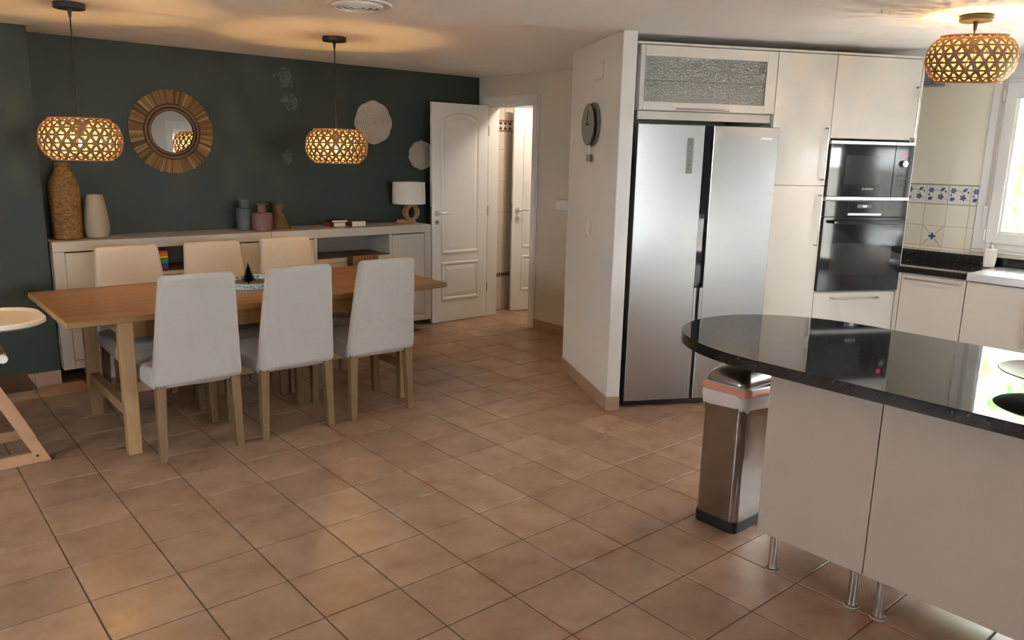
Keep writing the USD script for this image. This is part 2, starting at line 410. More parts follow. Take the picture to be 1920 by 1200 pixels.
# ------------------------------------------------------------------ the setting
floor = thing('floor', kind='structure')
part(floor, 'grout', box(-2.6, 7.2, YR - .1, 6.25, -0.12, -0.0025, 0), 'floor_grout')
cand = []
i0, i1 = int((-2.5 - TX0) / TP) - 1, int((7.1 - TX0) / TP) + 1
j0, j1 = int((-4.6 - TY0) / TP) - 1, int((6.1 - TY0) / TP) + 1
def tile_rect(i, j):
    g = 0.0028
    return max(-2.5, TX0 + i * TP + g), min(7.0, TX0 + (i + 1) * TP - g), max(-4.6, TY0 + j * TP + g), min(6.09, TY0 + (j + 1) * TP - g)
for i in range(i0, i1 + 1):
    for j in range(j0, j1 + 1):
        x0, x1, y0, y1 = tile_rect(i, j)
        if x1 - x0 < 0.02 or y1 - y0 < 0.02:
            continue
        c = np.array([[x0, y0, 0], [x1, y0, 0], [x1, y1, 0], [x0, y1, 0]])
        q = project(c)
        area = 0.0
        if (q[:, 2] > 0.3).all():
            pg = sg.Polygon(q[:, :2])
            vis = pg.intersection(sg.box(0, 0, 1920, 1200)).area
            u, v_ = (c.mean(0) - K0) @ kd, (c.mean(0) - K0) @ kn
            hid = (c.mean(0)[1] > 5.8 and c.mean(0)[0] < 4.0) or v_ > 0.25 and u > -0.2 and c.mean(0)[0] < 4.7 or u > -.1 and v_ > 0.1 or (c.mean(0)[0] > 3.1 and c.mean(0)[1] < 1.6) or (c.mean(0)[0] > XR + .1 and c.mean(0)[1] < 5.2)
            area = 0 if hid else vis
        cand.append((area, i, j))
cand.sort(reverse=True)
rest = []
for k, (area, i, j) in enumerate(cand):
    x0, x1, y0, y1 = tile_rect(i, j)
    dz = rng.uniform(-0.0004, 0.0004)
    m = box(x0, x1, y0, y1, -0.012, dz, 0.0018)
    if k < 298 and area > 60:
        part(floor, 'tile', m, 'terracotta')
    else:
        rest.append(m)
part(floor, 'tile', cat(*rest), 'terracotta', kind='stuff')

struct('ceiling', box(-2.7, 7.2, -4.8, 6.4, CEIL, CEIL + 0.12, 0), 'ceiling_paint')
struct('wall_back', box(-2.6, 4.86, YG, YG + 0.15, -0.1, CEIL, 0), 'green_paint')
struct('wall_pier', box(-2.6, 0.955, 5.78, YG, 0, CEIL, 0.003), 'green_paint')
# hall wall with the doorway
YD0, YD1, ZD = 5.31, 5.94, 2.01
struct('wall_right', cat(box(XR, XR + 0.12, 3.6, YD0 - .02, 0, CEIL, 0), box(XR, XR + 0.12, YD1 + .02, YG, 0, CEIL, 0), box(XR, XR + 0.12, YD0 - .02, YD1 + .02, ZD + .02, CEIL, 0)), 'cream_paint')
struct('wall_partition', kmesh(box(-0.11, -0.022, -0.02, 1.0, 0, CEIL, 0.004)), 'white_wall')
struct('wall_kitchen', kmesh(box(-0.03, 2.75, 0.75, 0.85, 0, CEIL, 0)), 'cream_paint')
# window wall: openings for the kitchen window and, beyond the frame, a second one
WY0, WY1, WZ0, WZ1 = -1.10, 2.03, 0.985, 2.29
ww = thing('wall_window', kind='structure')
part(ww, 'wall_panel', cat(box(XW, XW + 0.25, WY1, 3.6, 0, CEIL, 0), box(XW, XW + .25, YR - .15, WY0, 0, CEIL, 0), box(XW, XW + .25, WY0, WY1, 0, WZ0, 0)), 'wall_tile')

def wall_with(name, along_x, at, lo, hi, holes, m='white_wall', t=.15):
    ms, x = [], lo
    f = (lambda a, b, z0, z1: box(a, b, at - t, at, z0, z1, 0)) if along_x else (lambda a, b, z0, z1: box(at - t, at, a, b, z0, z1, 0))
    for a, b, z0, z1 in holes:
        ms += [f(x, a, 0, CEIL), f(a, b, z1, CEIL)] + ([f(a, b, 0, z0)] if z0 > 0 else [])
        x = b
    ms.append(f(x, hi, 0, CEIL))
    struct(name, cat(*ms), m)
HOLES = [(-.5, 2.2, .95, 2.12), (3.1, 4.3, .02, 2.12), (5.04, 5.84, .02, 2.12)]
wall_with('wall_rear', True, YR, -2.6, 6.1, HOLES)
wall_with('wall_left', False, -2.5, YR - .1, 6.2, [(1.9, 3.3, .95, 2.1)])
struct('porch_roof', box(2.4, 7.2, YR - 4.0, YR - .15, 2.45, 2.6, .01), 'white_wall')
struct('porch_post', cat(box(2.5, 2.75, YR - 3.9, YR - 3.65, -.14, 2.45, .01), box(6.8, 7.05, YR - 3.9, YR - 3.65, -.14, 2.45, .01)), 'white_wall')

# kitchen tiles on the window wall
TW = 0.1475
rows = [(0.972, 0.992), (0.992, 1.143), (1.143, 1.297)]
yj = [2.372 + TW * k for k in range(-3, 3)]
for k in range(len(yj) - 1):
    ya, yb = max(yj[k], WY1 + .002), yj[k + 1]
    if ya >= yb - .01:
        continue
    for z0, z1 in rows:
        part(ww, 'tile', box(XW - 0.008, XW + .002, ya + .0012, yb - .0012, z0 + .0012, z1 - .0012, 0.002), 'wall_tile')
    part(ww, 'border_tile', box(XW - 0.009, XW + .002, ya + .0012, yb - .0012, 1.299, 1.43, 0.002), 'border_tile')
part(ww, 'grout', box(XW - 0.004, XW + .004, WY1, 2.72, 0.965, 1.43, 0), 'tile_grout')
part(ww, 'border_line', cat(box(XW - 0.012, XW, WY1, 2.72, 1.430, 1.437, .001), box(XW - 0.011, XW, WY1, 2.72, 1.2945, 1.2995, .001)), 'vent_grey')

def wall_print(pts, t=0.0006, off=0.0092):
    """A flat print on the window wall from outlines in (y to the viewer's right, z)."""
    ms = []
    for pl in pts:
        m = trimesh.creation.extrude_polygon(pl, t, engine='earcut')
        v = np.array(m.vertices)
        ms.append(trimesh.Trimesh(np.c_[XW - off - v[:, 2], -v[:, 0], v[:, 1]], m.faces[:, ::-1] if False else m.faces, process=False))
    return cat(*ms)
def flower(cx, cy, r, n=6):
    a = np.linspace(0, 2 * PI, 60, endpoint=False)
    rr = r * (0.78 + 0.25 * np.cos(n * a))
    return sg.Polygon(np.c_[cx + rr * np.cos(a), cy + rr * np.sin(a)], [[(cx + .18 * r * math.cos(t), cy + .18 * r * math.sin(t)) for t in np.linspace(0, 2 * PI, 10, endpoint=False)]])
def leafp(cx, cy, l, w, ang):
    t = np.linspace(0, 1, 14)
    top = np.c_[l * (t - .5), w * np.sin(PI * t ** .8)]
    p = np.vstack([top, (top * [1, -.75])[::-1][1:-1]])
    c, s = math.cos(ang), math.sin(ang)
    return sg.Polygon(p @ np.array([[c, s], [-s, c]]) + [cx, cy]).buffer(0)
def stroke(pts, w):
    return sg.LineString(pts).buffer(w / 2)
for k in range(len(yj) - 1):
    yb = yj[k + 1]
    if yb < WY1:
        continue
    x0 = -yb                      # left edge of the tile as seen
    B, L = [], []
    B += [flower(x0 + .030, 1.394, .0215), flower(x0 + .098, 1.348, .022, 5), leafp(x0 + .108, 1.401, .038, .011, .7), leafp(x0 + .128, 1.386, .02, .006, -.9), leafp(x0 + .030, 1.335, .036, .014, .5), leafp(x0 + .018, 1.362, .02, .006, 1.2)]
    cv = [(x0 + .045 + .06 * t, 1.392 + .018 * math.sin(PI * t) - .03 * t) for t in np.linspace(0, 1, 12)]
    cv2 = [(x0 + .105 + .06 * t, 1.345 - .01 * math.sin(PI * t) - .006 * t) for t in np.linspace(0, .62, 8)]
    cut = sg.box(x0 + .002, 1.30, min(x0 + TW - .002, -WY1 - .002), 1.429)
    def polys(gs):
        out = []
        for g in gs:
            g = g.intersection(cut)
            out += [q for q in getattr(g, 'geoms', [g]) if q.area > 1e-7 and q.geom_type == 'Polygon']
        return out
    b_, l_ = polys(B), polys([stroke(cv, .0022), stroke(cv2, .0022)])
    if b_:
        part(ww, 'flower_print', wall_print(b_), 'blue_print')
    if l_:
        part(ww, 'stem_print', wall_print(l_), 'line_print')
cx, cz = -(2.372 - TW / 2), 1.0675
part(ww, 'diamond_print', wall_print([sg.Polygon([(cx + .025 * (0.75 + .25 * math.cos(4 * a)) * math.cos(a), cz + .025 * (0.75 + .25 * math.cos(4 * a)) * math.sin(a)) for a in np.linspace(0, 2 * PI, 48, endpoint=False)])], off=.0082), 'blue_print')
part(ww, 'line_print', wall_print([stroke([(cx + sx_ * .018, cz + sz_ * .018), (cx + sx_ * .066, cz + sz_ * .069)], .0026) for sx_ in (-1, 1) for sz_ in (-1, 1)], off=.0082), 'line_print')

# skirtings of terracotta pieces
def skirt(name, p0, p1, h=0.088, t=0.010, L=0.30, start=0.0):
    p0, p1 = np.array(p0, float), np.array(p1, float)
    d = p1 - p0; n = np.linalg.norm(d); ang = math.atan2(d[1], d[0])
    s = thing(name, kind='structure', loc=(*p0, 0), rz=ang)
    x = -start
    while x < n:
        a, b = max(0, x) + .001, min(n, x + L) - .001
        if b - a > .01:
            part(s, 'tile', box(a, b, -t, 0.001, 0.0, h, .0025), 'skirting')
        x += L
skirt('baseboard_pier', (-2.5, 5.78), (0.955, 5.78), h=0.095)
skirt('baseboard_right', (XR, 5.235), (XR, 3.9), start=.02)
q0, q1 = kpt(-0.11, 1.0), kpt(-0.11, -0.02)
skirt('baseboard_partition', q0[:2], q1[:2], start=.1)
q0, q1 = kpt(-0.12, -0.02), kpt(-0.022, -0.02)
skirt('baseboard_partition_end', q0[:2], q1[:2])

# doorway trim
tr = thing('trim_1', kind='structure')
for s, (a, b) in (('jamb', (YD0 - .02, YD0)), ('jamb', (YD1, YD1 + .02))):
    part(tr, s, box(XR - .005, XR + .125, a, b, 0, ZD + .02, .002), 'door_white')
part(tr, 'head', box(XR - .005, XR + .125, YD0, YD1, ZD, ZD + .02, .002), 'door_white')
def arch(y0, y1, z0, z1):
    return cat(box(XR - .018, XR + .001, y0, y1, z0, z1, .004), box(XR - .026, XR - .016, y0 + .012, y1 - .012, z0 + (.0 if z0 < .1 else .012), z1 - .012, .005))
part(tr, 'architrave', arch(YD0 - .085, YD0 - .008, 0, ZD + .0075), 'door_white')
part(tr, 'architrave', arch(YD1 + .008, YD1 + .085, 0, ZD + .0075), 'door_white')
part(tr, 'architrave', arch(YD0 - .085, YD1 + .085, ZD + .008, ZD + .1), 'door_white')

# panelled doors (arched upper panel), built facing -y with the free edge at x = 0
def panel_ring(x0, x1, z0, z1, arched, inset):
    x0, x1, z0, z1 = x0 + inset, x1 - inset, z0 + inset, z1 - inset
    w = x1 - x0
    pts = [(x0, z0), (x1, z0)]
    if arched:
        sh = z1 - .075
        for t in np.linspace(0, 1, 25):
            u = 1 - 2 * t
            pts.append(((x0 + x1) / 2 + u * w / 2, sh + .075 * max(0.0, (1 - abs(u) ** 2.2)) ** .8 if abs(u) < .93 else sh))
    else:
        for t in np.linspace(0, 1, 25):
            pts.append((x1 - t * w, z1))
    return np.array(pts)
def door_leaf(d, width, height, m='door_white', both=True):
    lf = part(d, 'leaf', box(0, width, -0.0175, 0.0175, 0.004, height, .002), m)
    for x0, x1, z0, z1, ar in ((.105, width - .10, .655, height - .085, True), (.105, width - .10, .21, .575, False)):
        prof = [(0, .000), (.006, .0075), (.016, .009), (.024, .006), (.034, -.001), (.038, .001), (.062, .007), (.07, .0075)]
        rings = []
        for ins, h in prof:
            r = panel_ring(x0, x1, z0, z1, ar, ins)
            rings.append(np.c_[r[:, 0], np.full(len(r), -0.0175 - h), r[:, 1]])
        mesh = loft(rings, cap0=False, cap1=True)
        part(lf, 'panel', mesh, m, smooth=25)
    # lever handle with roses, lock plate in the free edge
    for z, r in ((1.035, .026), (.955, .021)):
        part(lf, 'rose', moved(cyl(r, 0, .009, 24), (.052, -.0175, z), rx=PI / 2), 'steel_bright', smooth=30)
    path = [(.052, -.02, 1.035), (.052, -.055, 1.035), (.058, -.064, 1.036), (.075, -.068, 1.037), (.11, -.066, 1.039), (.16, -.062, 1.034)]
    part(lf, 'handle', tube(path, [.0095, .009, .0095, .0095, .008, .006], 10), 'steel_bright', smooth=True)
    part(lf, 'keyhole', moved(cyl(.006, 0, .011, 12), (.052, -.0178, .955), rx=PI / 2), 'black_metal')
    part(lf, 'lock_plate', box(-.002, .003, -.011, .011, .93, 1.10, .0005), 'steel')
d1 = thing('door_1', loc=(4.062, 5.925, 0), rz=0.0, kind='structure')
door_leaf(d1, 0.645, 2.025)
for z in (.25, 1.0, 1.75):
    part(d1, 'hinge', moved(cyl(.008, 0, .09, 12), (.655, -.008, z)), 'steel')
d2 = thing('door_2', loc=(5.085, 5.985, 0), rz=-0.30, kind='structure')
door_leaf(d2, 0.70, 2.03)
# washroom beyond the doorway
bw = thing('wall_washroom', kind='structure')
part(bw, 'grout', box(XR + .12, 6.4, YG, YG + .12, 0, CEIL, 0), 'tile_grout')
zt = [0.0, .345, .39, .70, 1.01, 1.32, 1.63, 1.80, 1.915, 2.10, CEIL]
for k in range(len(zt) - 1):
    for n_ in range(4):
        xa = XR + .12 + n_ * .2
        mname = 'bath_tile'
        part(bw, 'tile', box(xa + .001, xa + .199, YG - .007, YG + .002, zt[k] + .001, zt[k + 1] - .001, .001), mname)
def bath_print(polys, m):
    ms = []
    for pl in polys:
        q = trimesh.creation.extrude_polygon(pl, .0008, engine='earcut'); v = np.array(q.vertices)
        ms.append(trimesh.Trimesh(np.c_[v[:, 0], YG - .007 - v[:, 2], v[:, 1]], q.faces, process=False))
    part(bw, 'border_print', cat(*ms), m)
tri, bars = [], []
for n_ in range(10):
    x = XR + .12 + n_ * .06
    tri += [sg.Polygon([(x + .006, 1.822), (x + .052, 1.822), (x + .034, 1.848), (x + .024, 1.848)]), sg.Polygon([(x + .006, 1.892), (x + .052, 1.892), (x + .034, 1.866), (x + .024, 1.866)])]
    tri += [sg.box(x + .004, .354, x + .026, .381), sg.box(x + .034, .354, x + .056, .381)]
bars += [sg.box(XR + .12, 1.803, 5.5, 1.816), sg.box(XR + .12, 1.898, 5.5, 1.911), sg.box(XR + .12, .347, 5.5, .351), sg.box(XR + .12, .384, 5.5, .388)]
bath_print(tri, 'brown_print'); bath_print(bars, 'terracotta_print')
struct('wall_washroom_end', box(6.4, 6.5, 4.6, 6.2, 0, CEIL, 0), 'cream_paint')
struct('wall_washroom_side', box(XR + .12, 6.5, 4.6, 4.7, 0, CEIL, 0), 'cream_paint')
wl = thing('washroom_ceiling_lamp', 'round ceiling lamp in the small room behind the white door', 'lamp', (5.15, 5.35, CEIL))
part(wl, 'rim', cyl(.15, -.03, 0, 32), 'plastic_white'); part(wl, 'diffuser', cyl(.13, -.045, -.028, 32), 'room_lamp')

# ------------------------------------------------------------------ windows
def window(name, y0, y1, z0, z1, leaves):
    w = thing(name, kind='structure', loc=(XW, 0, 0))
    part(w, 'window_sill', box(-.018, .25, y0 + .001, y1 - .001, z0 + .0005, z0 + .02, .003), 'pvc')
    part(w, 'window_frame', cat(box(-.015, .07, y1 - .085, y1, z0 + .0205, z1, .004), box(-.015, .07, y0, y0 + .085, z0 + .0205, z1, .004), box(-.015, .07, y0 + .085, y1 - .085, z0 + .0205, z0 + .065, .004)), 'pvc')
    part(w, 'shutter_box', cat(box(-.02, .2, y0, y1, 2.135, z1, .004), box(-.026, -.02, y0 + .03, y1 - .03, 2.15, 2.275, .003)), 'pvc')
    part(w, 'window_head', box(-.015, .07, y0 + .085, y1 - .085, 2.10, 2.137, .004), 'pvc')
    n = leaves
    a0, a1 = y0 + .08, y1 - .085
    for k in range(n):
        b0, b1 = a0 + (a1 - a0) * k / n, a0 + (a1 - a0) * (k + 1) / n
        za, zb = z0 + .068, 2.112
        fr = .075
        s = part(w, 'sash', cat(box(-.035, .035, b0, b0 + fr, za, zb, .006), box(-.035, .035, b1 - fr, b1, za, zb, .006), box(-.034, .034, b0 + fr - .01, b1 - fr + .01, za, za + fr, .006), box(-.034, .034, b0 + fr - .01, b1 - fr + .01, zb - fr - .03, zb, .006),
            box(-.02, .02, b0 + fr - .008, b0 + fr + .012, za + fr - .01, zb - fr, .003), box(-.02, .02, b1 - fr - .012, b1 - fr + .008, za + fr - .01, zb - fr, .003), box(-.02, .02, b0 + fr, b1 - fr, za + fr - .008, za + fr + .012, .003)), 'pvc')
        part(s, 'pane', box(-.004, .004, b0 + fr - .005, b1 - fr + .005, za + fr - .005, zb - fr - .025, 0), 'pane')
        part(s, 'hinge', cat(moved(cyl(.007, 0, .07, 12), (-.04, b1 + .004, za + .02)), moved(cyl(.007, 0, .07, 12), (-.04, b1 + .004, zb - .12))), 'pvc', smooth=30)
    # shutter belt with its winder
    part(w, 'belt', box(-.018, -.0165, y1 - .072, y1 - .052, 1.30, 2.14, 0), 'board_grey')
    part(w, 'belt_winder', cat(box(-.028, -.012, y1 - .076, y1 - .046, 1.16, 1.305, .004), box(-.031, -.026, y1 - .066, y1 - .056, 1.18, 1.285, .001)), 'pvc')
    return w
window('window_1', WY0, WY1, WZ0, WZ1, 3)
def glazing(name, loc, rz, width, z1, n, zb=.02):
    w = thing(name, kind='structure', loc=loc, rz=rz)
    part(w, 'window_frame', cat(box(0, .07, -.04, .04, zb, z1, .004), box(width - .07, width, -.04, .04, zb, z1, .004), box(.07, width - .07, -.04, .04, z1 - .07, z1, .004), box(.07, width - .07, -.04, .04, zb, zb + .04, .004)), 'pvc')
    for k in range(n):
        a, b = .07 + (width - .14) * k / n, .07 + (width - .14) * (k + 1) / n
        s = part(w, 'sash', cat(box(a, a + .08, -.03, .03, zb + .04, z1 - .07, .004), box(b - .08, b, -.03, .03, zb + .04, z1 - .07, .004), box(a + .08, b - .08, -.03, .03, zb + .04, zb + .13, .004), box(a + .08, b - .08, -.03, .03, z1 - .15, z1 - .07, .004)), 'pvc')
        part(s, 'pane', box(a + .07, b - .07, -.003, .003, zb + .12, z1 - .14, 0), 'pane')
    return w
glazing('window_2', (-.5, YR - .07, 0), 0, 2.7, 2.12, 3, .95)
for nm_, xa_, wd_, zs_ in (('window_3', 3.1, 1.2, .66), ('window_5', 5.04, .8, 1.75)):
    w_ = glazing(nm_, (xa_, YR - .07, 0), 0, wd_, 2.12, 1)
    for k in range(int((2.10 - zs_) / .045)):
        part(w_, 'shutter_slat', box(.03, wd_ - .03, -.065, -.053, 2.10 - .045 * (k + 1) - .002, 2.10 - .045 * k, .004), 'board_grey')
glazing('window_4', (-2.57, 1.9, 0), PI / 2, 1.4, 2.1, 2, .95)

# outside: terrace, slope and shrubs
struct('ground', box(-40, 60, -60, 40, -0.6, -0.14, 0), 'terrace')
def hill(cx, cy, rx, ry, h):
    a = np.linspace(0, 2 * PI, 48, endpoint=False)
    rings = []
    for t in np.linspace(1, 0.02, 10):
        x, y = cx + rx * t * np.cos(a), cy + ry * t * np.sin(a)
        z = -.3 + h * (1 - t ** 2) * (0.75 + .5 * meshkit.fbm(np.c_[x * .3, y * .3, np.zeros(48)], 3, 5))
        rings.append(np.c_[x, y, z])
    return loft(rings, False, True)
single('garden_slope', hill(34, 11, 13, 16, 5.2), 'hill', kind='structure', smooth=True)
def shrub(name, label, loc, r, h, seed, n=1500):
    s = thing(name, label, 'shrub', loc)
    g = np.random.default_rng(seed)
    d = g.normal(size=(n, 3)); d /= np.linalg.norm(d, axis=1)[:, None]
    c = d * (g.uniform(.55, 1, (n, 1)) ** .5) * [r, r, h / 2] + [0, 0, h / 2 + .25]
    u = g.normal(size=(n, 3)); u /= np.linalg.norm(u, axis=1)[:, None]
    w = np.cross(u, g.normal(size=(n, 3))); w /= np.linalg.norm(w, axis=1)[:, None]
    L, B = .13, .05
    v = np.stack([c - u * L, c + w * B, c + u * L, c - w * B], 1).reshape(-1, 3)
    f = np.vstack([np.arange(n)[:, None] * 4 + [0, 1, 2], np.arange(n)[:, None] * 4 + [0, 2, 3]])
    part(s, 'foliage', trimesh.Trimesh(v, f, process=False), 'leaf', kind='stuff')
    part(s, 'stem', tube([(0, 0, -.15), (.03, 0, h * .3), (0, .02, h * .6)], [.06, .05, .02], 8), 'bark', smooth=True)
shrub('garden_shrub', 'bright green bushy shrub outside the kitchen window', (9.6, 2.9, -.1), 1.15, 3.1, 1)
struct('garden_wall', box(1.0, 9.0, -9.2, -9.0, -.14, 1.5, .01), 'white_wall')

# ------------------------------------------------------------------ ceiling fittings
v = thing('ceiling_vent', 'round white ceiling vent with ring slats, at the top edge above the table', 'vent', (2.03, 3.60, CEIL))
part(v, 'collar', lathe([(.10, -.001), (.165, -.001), (.172, -.006), (.165, -.012), (.14, -.014), (.10, -.004)], 48), 'plastic_white', smooth=30)
for r_ in (.13, .098, .066, .034):
    part(v, 'ring', lathe([(r_, -.004), (r_ - .006, -.020), (r_ - .022, -.026), (r_ - .024, -.022), (r_ - .009, -.016), (r_ - .004, -.003), (r_, -.004)], 40), 'plastic_white', smooth=30)
part(v, 'back', cyl(.14, -.003, 0, 32), 'board_grey')
v = thing('ceiling_downlight', 'small flat round white ceiling fitting near the doorway', 'light fitting', (4.30, 5.48, CEIL))
part(v, 'collar', lathe([(.055, -.004), (.085, -.002), (.10, 0), (.085, -.010), (.06, -.014), (.052, -.010)], 36), 'plastic_white', smooth=30)
part(v, 'cover', cyl(.055, -.010, -.002, 28), 'plastic_white')

# pendant lamps with a woven shade of triangular openings
def shade_mesh(R=.205, ro=.118, hz=.11, rows=7, n=24, s=.51, t=.003):
    def pt(k, i, off):
        ph = math.radians(-76 + 152 * k / rows)
        r, z = ro + (R - ro - off) * math.cos(ph), (hz - off) * math.sin(ph) / math.sin(math.radians(76)) * .98
        a = 2 * PI * (i + .5 * (k % 2)) / n
        return np.array([r * math.cos(a), r * math.sin(a), z])
    V, F = [], []
    def quad(a, b, c, d):
        k = len(V); V.extend([a, b, c, d]); F.extend([(k, k + 1, k + 2), (k, k + 2, k + 3)])
    for k in range(rows):
        for i in range(n):
            e = k % 2
            up = [(k, i), (k, i + 1), (k + 1, i + e)] if e == 0 else [(k, i), (k, i + 1), (k + 1, i + 1)]
            dn = [(k + 1, i), (k, i), (k + 1, i + 1)] if e == 1 else [(k + 1, i), (k, i + 1), (k + 1, i + 1)]
            for tr_ in (up, dn):
                O, I = [pt(*q, 0) for q in tr_], [pt(*q, t) for q in tr_]
                base = [x for x in range(3) if [q[0] for q in tr_].count(tr_[x][0]) == 2]
                w = np.zeros(3); w[:] = .26; 
                for x in base: w[x] = .37
                co, ci = sum(w[x] * O[x] for x in range(3)), sum(w[x] * I[x] for x in range(3))
                ss = s * rng.uniform(.85, 1.1)
                ho, hi = [co + ss * (x - co) for x in O], [ci + ss * (x - ci) for x in I]
                for x in range(3):
                    y = (x + 1) % 3
                    quad(O[x], O[y], ho[y], ho[x]); quad(I[y], I[x], hi[x], hi[y]); quad(ho[x], ho[y], hi[y], hi[x])
    V, F = np.array(V), np.array(F)
    inner = (np.arange(len(F)) // 2) % 3 == 1
    return trimesh.Trimesh(V, F[~inner], process=False), trimesh.Trimesh(V, F[inner], process=False)
def pendant(label, x, y, zc, tilt=(0, 0)):
    p = thing('pendant_lamp', label, 'lamp', (x, y, 0), group='woven pendant lamps')
    part(p, 'ceiling_cap', moved(cyl(.075, -.028, 0, 40, .003), (0, 0, CEIL)), 'black_metal', smooth=30)
    part(p, 'cord_grip', moved(lathe([(0, -.07), (.006, -.07), (.009, -.045), (.012, -.027), (0, -.027)], 14), (0, 0, CEIL)), 'black_plastic', smooth=30)
    part(p, 'cord', tube([(0, 0, CEIL - .03), (0, 0, (CEIL + zc) / 2), (0, 0, zc + .05)], .0035, 8), 'lamp_cord', smooth=True)
    so, si = shade_mesh()
    sh = part(p, 'shade', moved(so, (0, 0, zc), rx=tilt[0], ry=tilt[1]), 'rattan')
    part(sh, 'lining', moved(si, (0, 0, zc), rx=tilt[0], ry=tilt[1]), 'rattan_pale')
    ring = [(.146 * math.cos(a), .146 * math.sin(a), 0) for a in np.linspace(0, 2 * PI, 60, endpoint=False)]
    for sz in (-.108, .108):
        part(sh, 'ring', moved(tube([(q[0], q[1], sz) for q in ring], .004, 8, closed=True), (0, 0, zc), rx=tilt[0], ry=tilt[1]), 'rattan', smooth=True)
    part(sh, 'spider', moved(cat(*[tube([(.145 * math.cos(a), .145 * math.sin(a), .106), (.02 * math.cos(a), .02 * math.sin(a), .085)], .0022, 6) for a in (0, PI * 2 / 3, PI * 4 / 3)], lathe([(.02, .08), (.024, .085), (.02, .09)], 20)), (0, 0, zc), rx=tilt[0], ry=tilt[1]), 'black_metal', smooth=30)
    part(p, 'socket', moved(lathe([(0, .02), (.016, .02), (.019, .025), (.019, .075), (.012, .085), (0, .085)], 20), (0, 0, zc)), 'black_plastic', smooth=30)
    bb = part(p, 'bulb', moved(lathe([(0, -.052), (.012, -.050), (.022, -.042), (.0265, -.028), (.024, -.012), (.016, .004), (.0125, .02), (0, .02)], 24), (0, 0, zc)), 'pane', smooth=True)
    part(bb, 'filament', moved(lathe([(0, -.042), (.007, -.040), (.0105, -.034), (.0105, -.014), (.007, -.008), (0, -.006)], 16), (0, 0, zc)), 'bulb_glow', smooth=True)
    return p
pendant('pendant lamp with woven triangle-pierced shade hanging over the left end of the table', .985, 4.72, 1.605)
pendant('pendant lamp with woven triangle-pierced shade hanging left of the larger crochet disc', 2.50, 4.74, 1.605)
pendant('short-corded pendant lamp with woven shade close under the kitchen ceiling', 4.32, 1.60, 2.085, tilt=(.05, -.06))

# ------------------------------------------------------------------ sideboards
SF, SB = 5.70, 6.085
def sideboard(label, x0, flip):
    L = 1.4715
    s = thing('sideboard', label, 'sideboard', (x0, 0, 0), group='white sideboards')
    X = lambda a, b: (a, b) if not flip else (L - b, L - a)
    def bx(a, b, y0, y1, z0, z1, bb=.002):
        a, b = X(a, b)
        return box(a, b, y0, y1, z0, z1, bb)
    part(s, 'top', box(0, L, SF, SB, .892, .96, .003), 'white_lacquer')
    part(s, 'side_panel', bx(0, .068, SF, SB, .105, .892), 'white_lacquer')
    part(s, 'side_panel', bx(L - .03, L, SF, SB, .105, .892), 'white_lacquer')
    part(s, 'bottom', bx(.068, L - .03, SF + .002, SB, .105, .16), 'white_lacquer')
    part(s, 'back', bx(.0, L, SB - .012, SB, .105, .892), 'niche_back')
    part(s, 'plinth', bx(.17, L - .12, SF + .03, SB - .02, 0, .105), 'white_lacquer')
    part(s, 'divider', bx(.40, .425, SF, SB - .012, .16, .892), 'white_lacquer')
    part(s, 'divider', bx(1.095, 1.12, SF, SB - .012, .16, .892), 'white_lacquer')
    part(s, 'shelf', bx(.425, 1.095, SF, SB - .012, .685, .72), 'white_lacquer')
    part(s, 'shelf_mat', bx(.427, 1.093, SF + .004, SB - .014, .7205, .726, .001), 'dark_brown_board')
    part(s, 'door', bx(.070, .398, SF + .002, SF + .02, .163, .884), 'white_lacquer')
    part(s, 'door', bx(1.122, L - .032, SF + .002, SF + .02, .163, .884), 'white_lacquer')
    part(s, 'door', bx(.427, 1.093, SF + .004, SF + .022, .163, .683), 'white_lacquer')
    return s
sideboard('long white sideboard with open niche, left one against the green wall', .962, False)
sideboard('long white sideboard with open niche, right one beside the white door', 2.4365, True)
# slatted wooden crates standing in front of the niches
def crate(label, x0, x1, z1):
    c = thing('slatted_crate', label, 'crate', (x0, SF - .15, 0), group='slatted crates')
    w = x1 - x0
    part(c, 'body', cat(box(.012, w - .012, .012, .018, .02, z1 - .02), box(.012, w - .012, .112, .118, .02, z1 - .02), box(.012, .018, .018, .112, .02, z1 - .02), box(w - .018, w - .012, .018, .112, .02, z1 - .02), box(.012, w - .012, .012, .118, .0, .02)), 'dark_brown_board')
    n = 9
    for k in range(n):
        a = w * k / n
        part(c, 'slat', box(a + .002, a + w / n - .002, 0, .012, 0, z1 - rng.uniform(0, .004), .002), 'slat_brown')
crate('brown slatted wooden crate in front of the right sideboard niche', 3.045, 3.285, .752)
crate('brown slatted wooden crate in front of the left sideboard niche', 1.55, 1.80, .72)
# rainbow stacking blocks in the left niche
rb = thing('rainbow_stack', 'stack of rainbow-coloured toy blocks in the left sideboard niche', 'toy', (1.655, 5.80, .7265))
z = 0
for k, nm in enumerate(['violet', 'blue', 'teal', 'green', 'yellow', 'orange', 'red']):
    part(rb, 'block', box(-.06, .035, -.04, .04, z, z + .0185, .004), 'rainbow_' + nm, label=f'{nm} block'); z += .019

